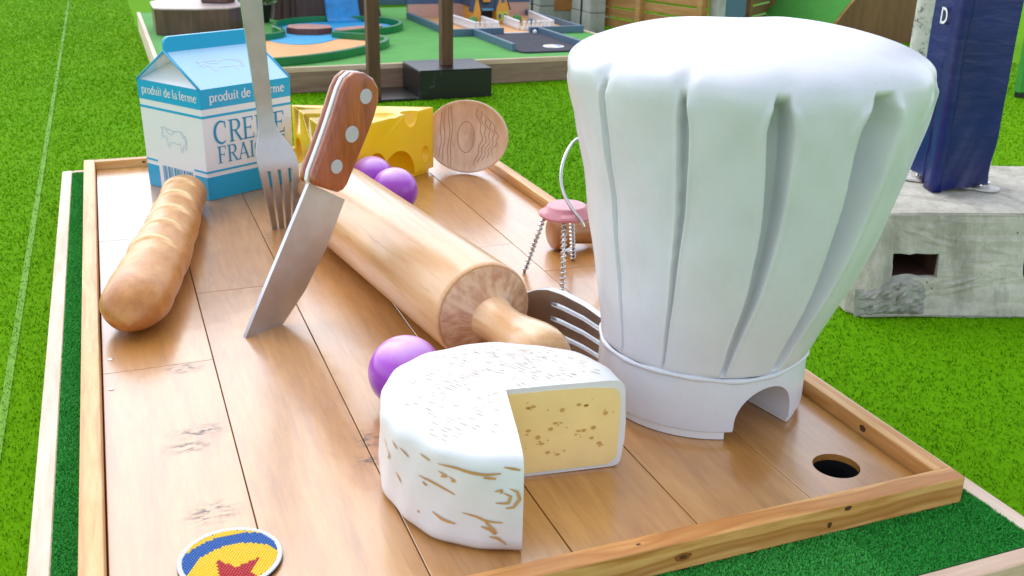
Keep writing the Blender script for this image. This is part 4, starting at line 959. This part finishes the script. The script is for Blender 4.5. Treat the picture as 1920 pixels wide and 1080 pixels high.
bw = frombm('block', bm, MAT['concrete'], blk)
cs = []
for u0, u1 in ((.125, .30), (.635, .81)):
    V = [bp(u, v, z) for v in (-.15, .5) for u, z in ((u0, -.045), (u1, -.045), (u1, .045), (u0, .045))]
    cs.append(mesh('cutter', V, [(0, 1, 2, 3), (7, 6, 5, 4), (0, 4, 5, 1), (1, 5, 6, 2), (2, 6, 7, 3), (3, 7, 4, 0)], None))
boolean(bw, cs)
bm = bmesh.new(); bm.from_mesh(bw.data); bmesh.ops.triangulate(bm, faces=bm.faces); bmesh.ops.subdivide_edges(bm, edges=[e for e in bm.edges if e.calc_length() > .09], cuts=5, use_grid_fill=True); bm.to_mesh(bw.data); bm.free()
tx = bpy.data.textures.new('rough', 'CLOUDS'); tx.noise_scale = .06; tx.noise_depth = 4
md = bw.modifiers.new('rough', 'DISPLACE'); md.texture = tx; md.strength = .022; md.mid_level = .5; md.texture_coords = 'LOCAL'
for u0, u1 in ((.125, .30), (.635, .81)):        # steel pocket sleeves
    o0, o1, i0 = -.022, .40, .004; V = []; F = []
    for v in (o0, o1): V += [bp(u, v, z) for u, z in ((u0+i0, -.045+i0), (u1-i0, -.045+i0), (u1-i0, .045-i0), (u0+i0, .045-i0))]
    F = [(0, 1, 5, 4), (1, 2, 6, 5), (2, 3, 7, 6), (3, 0, 4, 7), (4, 5, 6, 7)]
    mesh('fork_pocket', V, F, MAT['rock'], blk, fix=False)
# broken patch at the foot below the pocket
bm = bmesh.new(); bmesh.ops.create_grid(bm, x_segments=26, y_segments=16, size=.5)
for v in bm.verts:
    s, t = v.co.x+.5, v.co.y+.5; edge = min(s, 1-s, t, 1-t); k = ss(0, .22, edge)
    topz = -.05-.03*math.sin(s*5+1)-.05*abs(s-.4); zz = GZ+.004 + t*(topz-GZ)
    d_ = (.012*noise.noise((s*9, t*6, 3)) + .010*noise.noise((s*23, t*15, 7)) + .006*random.random() + .006)*k - .010*(1-k)
    v.co = bp(-.012+s*.29, -.004-d_-.075*(1-t*(topz-GZ)/.4), zz)
frombm('broken_patch', bm, MAT['rubble'], blk, False)
mst = thing('wrapped_mast', 'dark blue vinyl sleeve wrapped round a mast on the concrete block', 'mast', (3.27, 1.50, .2))
a1, a2, a3, a4 = Vector((3.235, 1.675, 0)), Vector((3.160, 1.432, 0)), Vector((3.386, 1.382, 0)), Vector((3.46, 1.60, 0))
pts = [(a1, .232), (a1.lerp(a2, .55), .232), (a1.lerp(a2, .62), .212), (a2, .206), (a2.lerp(a3, .5), .216), (a3, .225), (a4, .225), (a4.lerp(a1, .5), .23)]
V = []; F = []; NZ = 60; per = []
m = len(pts); fine_ = []
for i in range(m):
    (p, z), (q, w) = pts[i], pts[(i+1) % m]
    for k in range(14): fine_.append((p.lerp(q, k/14), z+(w-z)*k/14))
cen = (a1+a2+a3+a4)/4
for j in range(NZ+1):
    t = j/NZ
    for i, (p, zb_) in enumerate(fine_):
        z = zb_ + (1.75-zb_)*t**1.5; o_ = (p-cen).normalized(); u = i/len(fine_)*2*PI
        wr = .006*math.exp(-(z-.25)/.16)*math.sin((z*26) - u*7 + 1.2*math.sin(u*3)) + .0045*math.sin(z*9+u*4)*math.exp(-(z-.2)/.5)
        V.append(p + o_*wr + Vector((0, 0, z)))
n = len(fine_)
for j in range(NZ): F += [(j*n+i, j*n+(i+1) % n, (j+1)*n+(i+1) % n, (j+1)*n+i) for i in range(n)]
o = mesh('sleeve', V, F, MAT['vinyl'], mst, True)
# closing flap along the near corner
V = []; F = []
e1 = (a1-a2).normalized(); e2 = (a3-a2).normalized(); n1 = Vector((-e1.y, e1.x, 0)); n1 = n1 if n1.x < 0 else -n1; n2_ = Vector((e2.y, -e2.x, 0))
for j in range(41):
    z = .202 + 1.5*j/40; k = .0035*math.sin(z*14)
    for p in (a2+e1*.075+n1*(.007+k), a2+e1*.004+n1*(.012)+n2_*.010, a2+e2*.02+n2_*(.011+k)): V.append(p+Vector((0, 0, z)))
F = [(j*3+i, j*3+i+1, j*3+i+4, j*3+i+3) for j in range(40) for i in range(2)]
o = mesh('sleeve_flap', V, F, MAT['vinyl'], mst, True); md = o.modifiers.new('thick', 'SOLIDIFY'); md.thickness = .004
# white letter on the left side of the sleeve
V = []; F = []
def lp_(x, z): return a1.lerp(a2, .5) + e1*(-.045) + n1*.013 + (-e1)*x*.0 + e1*(-x) + Vector((0, 0, z))
Dz, DH = .845, .062
def Dp(x, y): return a1.lerp(a2, .34) + n1*.0125 - e1*(x*DH) + Vector((0, 0, Dz+y*DH))
ribbon(V, F, [Dp(.1, 0), Dp(.1, 1)], [n1]*2, .0105)
ribbon(V, F, [Dp(.1, .93), Dp(.36, .93)]+[Dp(.36+.42*math.sin(t), .5+.43*math.cos(t)) for t in [PI*k/12 for k in range(13)]]+[Dp(.1, .07)], [n1]*16, .0105)
mesh('letter', V, F, MAT['white'], mst, fix=False)
V = []; F = []
pa, pb = Vector((3.215, 1.64, .2)), Vector((3.40, 1.40, .2)); pdv = (pb-pa).normalized(); ppv = Vector((-pdv.y, pdv.x, 0)); ol = []
for k in range(13): t = PI*k/12; ol.append(pb+pdv*.05*math.sin(t)+ppv*(-.05*math.cos(t)))
for k in range(13): t = PI*k/12; ol.append(pa-pdv*.05*math.sin(t)+ppv*(.05*math.cos(t)))
prism('base_plate', ol, .2015, .209, MAT['pole'], mst)
for p in (pa+pdv*.035+ppv*.018, pb-pdv*.02+ppv*.0):
    lathe('pipe', [(.024, .2095), (.024, .26), (.021, .262), (.021, .34)], MAT['steel_bright'], mst, 24, Matrix.Translation((p.x, p.y, 0)))
    lathe('collar', [(.031, .2098), (.031, .232), (.027, .2325)], MAT['steel_bright'], mst, 24, Matrix.Translation((p.x, p.y, 0)))
    tube('bolt', [p+ppv*.035+Vector((0, 0, .022)), p-ppv*.05+Vector((0, 0, .022))], .006, MAT['steel_bright'], mst, 8)
wp = thing('weathered_pole', 'weathered white pole standing behind the blue wrapped mast', 'pole', (4.54, 3.11, GZ))
lathe('pole_shaft', [(.066, GZ+.003), (.064, .4), (.060, 1.0), (.058, 2.2)], MAT['pole'], wp, 24, Matrix.Translation((4.54, 3.11, 0)))
lathe('foot', [(.10, GZ+.001), (.10, GZ+.015), (.07, GZ+.02)], MAT['pole'], wp, 24, Matrix.Translation((4.54, 3.11, 0)))

# ------------------------------------------------------------------ pergola posts and black bases
bb = thing('black_plinth', 'black marble-look box around the foot of the right brown post', 'plinth', (2.57, 6.04, GZ))
box('casing', (2.285, 5.78, GZ+.003), (2.86, 6.27, .018), MAT['marble'], bb, .004); box('lid', (2.283, 5.778, .0185), (2.862, 6.272, .025), MAT['marble'], bb, .002)
box_p = thing('timber_post', 'brown timber post rising from the black box', 'post', (2.56, 5.99, .025)); box('shaft', (2.513, 5.945, .0255), (2.603, 6.035, 3.0), MAT['post'], box_p, .004)
bs2 = thing('black_base_plate', 'flat black base under the left brown post', 'base', (2.05, 6.0, GZ)); box('plate', (1.84, 5.78, GZ+.003), (2.281, 6.27, GZ+.022), MAT['marble'], bs2, .003)
bp2 = thing('timber_post', 'brown timber post behind the knife handle on a flat black base', 'post', (1.95, 5.9, GZ)); box('shaft', (1.905, 5.83, GZ+.0225), (1.995, 5.92, 3.0), MAT['post'], bp2, .004)

# ------------------------------------------------------------------ far platform
fp = thing('far_platform', 'low green carpeted platform with timber edging behind the course', 'platform', (2.5, 8.2, GZ))
box('deck', (.485, 6.335, GZ+.004), (4.60, 10.3, -.004), MAT['carpet'], fp)
for z0, z1, m_ in ((-.038, .002, 'edge_x'), (GZ+.004, -.0395, 'far_board')):
    box('front_board', (.45, 6.30 + (0 if z1 > -.03 else .004), z0), (4.62, 6.334, z1), MAT[m_], fp, .002)
box('side_board', (.45, 6.3345, GZ+.004), (.484, 10.3, .002), MAT['edge_y'], fp, .002); box('side_board', (4.601, 6.3345, GZ+.004), (4.635, 10.3, .002), MAT['edge_y'], fp, .002)
# brown stepped stump
rk = thing('brown_stump', 'brown faceted stump with a pale flat top on the far platform', 'stump', (.95, 8.7, 0))
rp = [(.55, 8.45), (.62, 8.38), (.90, 8.30), (1.20, 8.34), (1.34, 8.50), (1.36, 9.1), (1.1, 9.35), (.7, 9.3), (.55, 9.0)]
prism('side', rp, .001, .225, MAT['rock'], rk); prism('top', [(.955+(x-.955)*1.02, 8.8+(y-8.8)*1.02) for x, y in rp], .2255, .24, MAT['rock_top'], rk, .004)
rk2 = thing('brown_stump', 'upper brown block standing on the pale stump top', 'stump', (1.2, 9.0, .24)); prism('block', [(1.0, 8.78), (1.22, 8.66), (1.32, 8.8), (1.28, 9.1), (1.02, 9.08)], .2405, .6, MAT['rock'], rk2, .01)
# sand pit, pond
def kerb(name, pts, parent, w=.045, h=.062, mat=None, closed=False):
    P = smoothpts([(x, y, 0) for x, y in pts], 2); V = []; F = []; m = len(P)
    for i, p in enumerate(P):
        d = (P[min(i+1, m-1)]-P[max(i-1, 0)]).normalized(); s = Vector((-d.y, d.x, 0))*w/2
        V += [p+s+Vector((0, 0, -.003)), p+s+Vector((0, 0, h)), p-s+Vector((0, 0, h)), p-s+Vector((0, 0, -.003))]
    for i in range(m-1): F += [(i*4+a, i*4+(a+1) % 4, i*4+4+(a+1) % 4, i*4+4+a) for a in range(4)]
    F += [(0, 1, 2, 3), (m*4-1, m*4-2, m*4-3, m*4-4)]
    o = mesh(name, V, F, mat or MAT['green_kerb'], parent); md = o.modifiers.new('soft', 'BEVEL'); md.width = .004; md.limit_method = 'ANGLE'; return o
pond = thing('pond_hole', 'mini golf hole with blue pond, sand floor and green curved kerbs', 'golf hole', (1.9, 7.7, 0))
sandp = smoothpts([(x, y, 0) for x, y in ((.85, 6.55), (1.05, 6.44), (1.37, 6.45), (1.75, 6.60), (2.10, 6.90), (2.40, 7.22), (2.42, 7.48), (2.25, 7.66), (2.02, 7.83), (1.75, 8.0), (1.40, 7.85), (1.10, 7.75), (.85, 7.4), (.85, 6.8))], 1)
prism('sand', sandp, -.0035, .004, MAT['sand'], pond)
kerb('kerb', [(.85, 6.55), (1.05, 6.42), (1.37, 6.43), (1.75, 6.58), (2.12, 6.88), (2.42, 7.2), (2.45, 7.5), (2.28, 7.68), (2.06, 7.86)], pond)
wat = smoothpts([(x, y, 0) for x, y in ((1.47, 7.80), (1.53, 7.60), (1.68, 7.46), (1.87, 7.50), (2.1, 7.78), (2.2, 7.9), (2.62, 8.08), (2.84, 8.4), (2.78, 8.8), (2.45, 9.02), (2.0, 9.0), (1.7, 8.75), (1.62, 8.4), (1.66, 8.1), (1.55, 7.95))], 1)
prism('water', wat, -.003, .0085, MAT['pond'], pond)
kerb('kerb', [(1.15, 7.72), (1.42, 7.80), (1.60, 7.92), (1.66, 8.1), (1.60, 8.4), (1.70, 8.78), (2.0, 9.04), (2.45, 9.06), (2.82, 8.84), (2.90, 8.42), (2.68, 8.06), (2.25, 7.92), (2.08, 7.87)], pond)
for q in ([(1.70, 8.22), (1.78, 8.08), (1.95, 8.02), (2.11, 8.10), (2.12, 8.28), (1.95, 8.42), (1.76, 8.40)], [(2.10, 7.93), (2.14, 7.86), (2.3, 7.95), (2.60, 8.12), (2.62, 8.22), (2.3, 8.14), (2.12, 8.04)]):
    s_o = prism('stepping_stone', q, .005, .062, MAT['step_side'], pond); cx_ = sum(p[0] for p in q)/len(q); cy_ = sum(p[1] for p in q)/len(q)
    prism('stone_top', [(cx_+(x-cx_)*1.0, cy_+(y-cy_)*1.0) for x, y in q], .0622, .066, MAT['step'], s_o)
V = []; F = []; prf = [(8.90, .010), (8.945, .018), (8.985, .05), (9.02, .11), (9.05, .22), (9.08, .40), (9.10, .62), (9.18, .66)]
for y, z in prf:
    for k in range(9): x = 2.245+.34*k/8; V.append((x, y+.008*math.sin(k*2.1+z*9), z))
    for k in range(9): x = 2.245+.34*k/8; V.append((x, y+.05, z-.006 if z < .1 else z))
for j in range(len(prf)-1): F += [(j*18+k, j*18+k+1, j*18+19+k, j*18+18+k) for k in range(8)]; F += [(j*18+8, j*18+17, j*18+35, j*18+26), (j*18, j*18+9, j*18+27, j*18+18)]
mesh('waterfall', V, F, MAT['fall'], pond, True)
st = thing('tree_stump', 'dark brown fluted tree stump behind the blue waterfall', 'stump', (2.3, 9.5, 0))
V = []; F = []; NS = 120
for z, k in ((.001, 1.03), (.1, 1.0), (.5, .97), (1.1, .95)):
    for i in range(NS):
        a = 2*PI*i/NS; rr_ = k*(1+.03*math.sin(14*a)+.02*math.sin(23*a+1)); V.append((2.32+.60*rr_*math.cos(a), 9.60+.42*rr_*math.sin(a), z))
for j in range(3): F += [(j*NS+i, j*NS+(i+1) % NS, (j+1)*NS+(i+1) % NS, (j+1)*NS+i) for i in range(NS)]
F.append(tuple(3*NS+i for i in range(NS))); mesh('trunk', V, F, MAT['stump'], st, True)
pp = thing('potted_plant', 'leafy green plant in a black pot beside the stump', 'plant', (1.88, 9.1, 0))
pp.location = (1.62, 9.22, 0)
lathe('pot', [(.075, .001), (.10, .16), (.105, .165), (.10, .17), (.02, .16)], MAT['black'], pp, 24, Matrix.Translation((1.62, 9.22, 0)))
V = []; F = []
for k in range(70):
    a = random.uniform(0, 2*PI); el = random.uniform(.1, 1.3); L = random.uniform(.06, .14); d = Vector((math.cos(a)*math.cos(el), math.sin(a)*math.cos(el), math.sin(el))); s = Vector((-d.y, d.x, 0)).normalized()*L*.28
    o_ = Vector((1.62, 9.22, .17)) + Vector((random.gauss(0, .05), random.gauss(0, .05), random.uniform(0, .14))); b = len(V)
    V += [o_, o_+d*L*.45+s, o_+d*L*.5-Vector((0, 0, .012)), o_+d*L*.45-s, o_+d*L]
    F += [(b, b+1, b+2), (b, b+2, b+3), (b+1, b+4, b+2), (b+2, b+4, b+3)]
mesh('leaves', V, F, MAT['leaf'], pp, fix=False)
# slate railed hole with a little house
sh = thing('slate_hole', 'slate blue railed mini golf hole with dark felt lane and peach yard', 'golf hole', (3.85, 7.9, 0))
box('yard_floor', (3.17, 7.78, -.0035), (4.52, 9.20, .005), MAT['sand'], sh)
pts = [(3.42, 7.77), (3.42, 6.72)]+[(3.50-.08*math.cos(t), 6.64-.08*math.sin(t)) for t in (PI/8, PI/4, 3*PI/8)]+[(3.5, 6.56), (4.0, 6.56), (4.08, 6.64), (4.08, 7.77)]
prism('lane', pts, -.0035, .012, MAT['asphalt'], sh, .004)
rls = [((3.14, 7.72), (3.175, 9.20)), ((3.1755, 7.72), (3.70, 7.76)), ((3.97, 7.722), (4.55, 7.762)), ((3.385, 6.70), (3.42, 7.7195)), ((4.05, 6.60), (4.085, 7.7215)), ((4.515, 7.7625), (4.55, 9.2))]
for a, b in rls: box('rail', (*a, -.0034), (*b, .064), MAT['slate'], sh, .003)
box('gap_step', (3.702, 7.725, -.0033), (3.968, 7.765, .016), MAT['white'], sh)
box('wall_base', (3.16, 9.202, -.003), (4.56, 9.26, .145), MAT['pinkwall'], sh); box('wall_upper', (3.15, 9.198, .146), (4.57, 9.27, .8), MAT['navy_wall'], sh)
for nm, lab, c, r_ in (('golf_ball', 'white golf ball on the dark felt lane by the slate rail', (3.98, 7.62), .021),):
    o = sphere('golf_ball', (0, 0, 0), r_, MAT['white'], None, 16, 10); o.location = (*c, .012+r_); tag(o, lab, 'ball')
em = thing('lane_mat', 'small white round mat with orange and blue marks on the dark felt lane', 'mat', (3.82, 6.80, .012))
lathe('disc', [(.095, .0125), (.095, .017), (.09, .018)], MAT['white'], em, 32, Matrix.Translation((3.82, 6.80, 0)))
for nm, c_, a0_, a1_ in (('orange_patch', srgb(238, 190, 130), 120, 250), ('blue_patch', srgb(70, 140, 210), -60, 60)):
    P = [(3.82+.072*math.cos(R(a0_+(a1_-a0_)*k/12)), 6.80+.072*math.sin(R(a0_+(a1_-a0_)*k/12))) for k in range(13)]; prism(nm, P, .0178, .0188, paint(nm, c_, .4), em)
def picket(pts, lab, balls=None):
    t = thing('picket_fence', lab, 'fence', (pts[0][0], pts[0][1], .006), 'white picket fences round the little house')
    bm = bmesh.new()
    for (x0, y0), (x1, y1) in zip(pts[:-1], pts[1:]):
        L = math.hypot(x1-x0, y1-y0); n_ = max(2, int(L/.045))
        for k in range(n_):
            x, y = x0+(x1-x0)*(k+.5)/n_, y0+(y1-y0)*(k+.5)/n_; bmbox(bm, (x-.012, y-.012, .005), (x+.012, y+.012, .075)); bmbox(bm, (x-.016, y-.016, .0755), (x+.016, y+.016, .098), .009)
    frombm('pickets', bm, MAT['white'], t)
    P = [(x, y, .045) for x, y in pts]
    bm = bmesh.new()
    for (x0, y0), (x1, y1) in zip(pts[:-1], pts[1:]):
        d = Vector((x1-x0, y1-y0, 0)).normalized(); s = Vector((-d.y, d.x, 0))*.017; q = [Vector((x0, y0, 0))+s, Vector((x1, y1, 0))+s, Vector((x1, y1, 0))-s, Vector((x0, y0, 0))-s]
        A = [bm.verts.new(p+Vector((0, 0, .018))) for p in q]; B = [bm.verts.new(p+Vector((0, 0, .04))) for p in q]; bm.faces.new(A[::-1]); bm.faces.new(B)
        for i in range(4): bm.faces.new((A[i], A[(i+1) % 4], B[(i+1) % 4], B[i]))
    frombm('fence_rail', bm, MAT['white'], t)
picket([(3.47, 8.75), (3.50, 7.98), (3.72, 7.92)], 'white picket fence left of the little house path')
picket([(3.97, 7.92), (4.32, 7.96), (4.42, 8.85)], 'white picket fence right of the little house path')
picket([(3.74, 7.98), (3.73, 8.45)], 'short white picket fence along the left side of the path')
picket([(3.96, 7.98), (3.98, 8.45)], 'short white picket fence along the right side of the path')
hs_ = thing('toy_house', 'small orange and yellow toy house with steep slate roofs behind white fences', 'house', (3.85, 8.75, .005))
box('wall', (3.70, 8.60, .0055), (4.02, 8.95, .17), MAT['orange'], hs_)
box('doorway_shade', (3.78, 8.592, .006), (3.90, 8.602, .13), MAT['dark'], hs_)  # near-black panel paints the shade of an open doorway
mesh('roof', [(3.67, 8.55, .165), (4.05, 8.55, .165), (4.05, 9.0, .165), (3.67, 9.0, .165), (3.67, 8.775, .42), (4.05, 8.775, .42)], [(0, 1, 5, 4), (2, 3, 4, 5), (0, 4, 3), (1, 2, 5), (3, 2, 1, 0)], MAT['roof'], hs_)
box('porch_beam', (3.72, 8.545, .135), (3.93, 8.57, .160), MAT['trim_blue'], hs_)
def gabled(name, x0, x1, y0, y1, zb, zt, ap, mat, rmat):
    g_ = mesh(name, [(x0, y0, zb), (x1, y0, zb), (x1, y1, zb), (x0, y1, zb), (x0, y0, zt), (x1, y0, zt), (x1, y1, zt), (x0, y1, zt), ((x0+x1)/2, y0, ap), ((x0+x1)/2, y1, ap)], [(0, 1, 5, 8, 4), (3, 7, 9, 6, 2), (0, 4, 7, 3), (1, 2, 6, 5), (4, 8, 9, 7), (5, 6, 9, 8), (3, 2, 1, 0)], mat, hs_)
    cx_ = (x0+x1)/2; e = .014
    for s, xx in ((-1, x0), (1, x1)):
        mesh('gable_roof', [(xx+s*e, y0-.012, zt-e*1.6), (cx_, y0-.012, ap+.006), (cx_, y1, ap+.006), (xx+s*e, y1, zt-e*1.6), (xx+s*e, y0-.012, zt-e*1.6+.012), (cx_, y0-.012, ap+.018), (cx_, y1, ap+.018), (xx+s*e, y1, zt-e*1.6+.012)], [(0, 1, 2, 3), (4, 5, 6, 7), (0, 1, 5, 4), (2, 3, 7, 6), (0, 3, 7, 4), (1, 2, 6, 5)], rmat, g_)
    return g_
b1_ = gabled('bay', 3.91, 4.05, 8.50, 8.70, .0055, .165, .36, MAT['orange'], MAT['roof']); box('bay_front', (3.915, 8.493, .03), (4.045, 8.499, .13), MAT['lime'], hs_)
for x in (3.945, 4.005): box('window', (x-.014, 8.488, .06), (x+.014, 8.4925, .105), MAT['navy_wall'], b1_)
box('window', (3.962, 8.494, .215), (3.998, 8.4988, .27), MAT['navy_wall'], b1_)
b2_ = gabled('turret', 3.66, 3.735, 8.50, 8.62, .0055, .15, .31, MAT['orange'], MAT['roof'])
b3_ = gabled('dormer', 3.785, 3.865, 8.56, 8.70, .22, .27, .345, MAT['orange'], MAT['roof']); box('window', (3.812, 8.553, .245), (3.838, 8.5588, .285), MAT['navy_wall'], b3_)
for lab, x, y, r_ in (('small round green shrub left of the little house', 3.60, 8.35, .05), ('small round green shrub right of the little house', 4.12, 8.45, .05), ('small slate coloured ball ornament in the right yard', 4.23, 8.35, .035)):
    o = sphere('garden_ball' if 'ball' in lab else 'shrub', (0, 0, 0), r_, MAT['slate'] if 'ball' in lab else MAT['leaf'], None, 14, 10)
    if 'shrub' in lab:
        for v in o.data.vertices: v.co *= 1+random.uniform(-.15, .15)
    o.location = (x, y, .005+r_*.9); tag(o, lab, 'ornament' if 'ball' in lab else 'shrub')

# ------------------------------------------------------------------ block piers, fences and ramp far right
def pier(lab, x, y, w, d, name='block_pier', nb=5, bh=.235):
    t = thing(name, lab, 'pier', (x, y, GZ), 'stacked block piers by the timber fence')
    for k in range(nb): box('block', (x+random.uniform(-.004, .004), y, GZ+.003+k*bh), (x+w, y+d, GZ+.003+k*bh+bh-.008), MAT['concrete_block'], t, .004)
    box('strap', (x-.006, y+d*.42, GZ+.003), (x-.0055+.003, y+d*.50, GZ+nb*bh), MAT['black'], t)
pier('grey block pier right of the little house yard', 5.20, 8.95, .19, .50)
pier('grey block pier beside the slate yard wall, farther left', 4.92, 9.75, .19, .50)
pl2 = thing('plywood_panel', 'orange plywood panel between the two grey block piers', 'panel', (5.2, 9.9, GZ)); box('lower_panel', (5.12, 9.8, GZ+.003), (5.9, 9.83, -.03), MAT['concrete_block'], pl2); box('sheet', (5.12, 9.79, -.029), (5.9, 9.82, 1.0), MAT['ply_orange'], pl2, .002)
def slatfence(lab, p, q, mat, n, h0, sh_, gp_, posts):
    p, q = Vector(p), Vector(q); d = (q-p); L = d.length; d.normalize(); s = Vector((-d.y, d.x, 0))
    t = thing('slat_fence', lab, 'fence', (p.x, p.y, GZ)); ang = math.atan2(d.y, d.x)
    me0 = None
    for k in range(n):
        bm = bmesh.new(); bmbox(bm, (0, -.01, 0), (L, .01, sh_), .003); o = frombm('slat', bm, mat, t, world=False) if False else frombm('slat', bm, mat, t)
        o.location = Vector((p.x, p.y, h0+k*(sh_+gp_)))-wloc(t); o.rotation_euler.z = ang
    for f_ in posts:
        bm = bmesh.new(); bmbox(bm, (-.035, -.075, 0), (.035, -.0105, n*(sh_+gp_)+h0-GZ), .004); o = frombm('fence_post', bm, mat, t); c_ = p+d*L*f_
        o.location = Vector((c_.x, c_.y, GZ+.002))-wloc(t); o.rotation_euler.z = ang
slatfence('timber slat fence running from the grey pier towards the right', (5.42, 9.15, 0), (5.85, 7.55, 0), MAT['slat'], 9, -.12, .092, .022, (.03, .42, .97))
gp1 = thing('concrete_pillar', 'pale concrete pillar with a grey metal face behind the hat', 'pillar', (6.0, 7.5, GZ)); box('pillar', (5.90, 7.42, GZ+.003), (5.98, 7.6, 1.3), MAT['concrete_block'], gp1, .004); box('metal_face', (5.982, 7.42, GZ+.003), (6.22, 7.5, 1.3), MAT['slate'], gp1, .003)
slatfence('brown slat fence behind the green ramp', (6.24, 7.9, 0), (7.6, 8.9, 0), MAT['slat_dark'], 9, -.1, .10, .022, (.05, .42, .9))
rm = thing('green_ramp', 'green carpeted ramp with a brown plywood side behind the blue mast', 'ramp', (8.0, 7.8, GZ))
# side panel in XZ, carpet on the sloping edge
A0, A1 = Vector((7.24, 7.5, GZ)), Vector((7.95, 7.5, .64))
mesh('side_panel', [(7.24, 7.5, GZ+.003), (9.4, 7.5, GZ+.003), (9.4, 7.5, .64), (7.95, 7.5, .64), (7.24, 7.53, GZ+.003), (9.4, 7.53, GZ+.003), (9.4, 7.53, .64), (7.95, 7.53, .64)], [(0, 1, 2, 3), (7, 6, 5, 4), (0, 4, 5, 1), (1, 5, 6, 2), (2, 6, 7, 3), (3, 7, 4, 0)], MAT['plywood'], rm)
mesh('ramp_surface', [(7.22, 7.535, GZ+.003), (7.93, 7.535, .64), (7.93, 9.0, .64), (7.22, 9.0, GZ+.003), (7.26, 7.535, GZ+.003), (7.97, 7.535, .64), (7.97, 9.0, .64), (7.26, 9.0, GZ+.003)], [(0, 1, 2, 3), (7, 6, 5, 4), (0, 4, 5, 1), (1, 5, 6, 2), (2, 6, 7, 3), (3, 7, 4, 0)], MAT['ramp_green'], rm)
tube('edge_trim', [(7.225, 7.505, GZ+.01), (7.945, 7.505, .65)], .014, MAT['slat'], rm, 8)
gw = thing('green_wall', 'green carpeted wall of another hole at the right edge', 'wall', (7.4, 4.9, GZ)); box('panel', (6.98, 4.55, GZ+.045), (9.0, 4.62, .9), MAT['ramp_green'], gw, .006); box('black_base', (6.99, 4.56, GZ+.003), (9.0, 4.61, GZ+.0445), MAT['black'], gw)
bwall = thing('grey_building_wall', 'pale grey wall far behind the tree stump', 'wall', (4, 12.4, GZ)); box('wall_panel', (1.5, 12.4, GZ+.003), (9.5, 12.6, 1.6), MAT['concrete_block'], bwall); box('skirting', (1.5, 12.38, GZ+.003), (9.5, 12.398, GZ+.10), MAT['slate'], bwall)
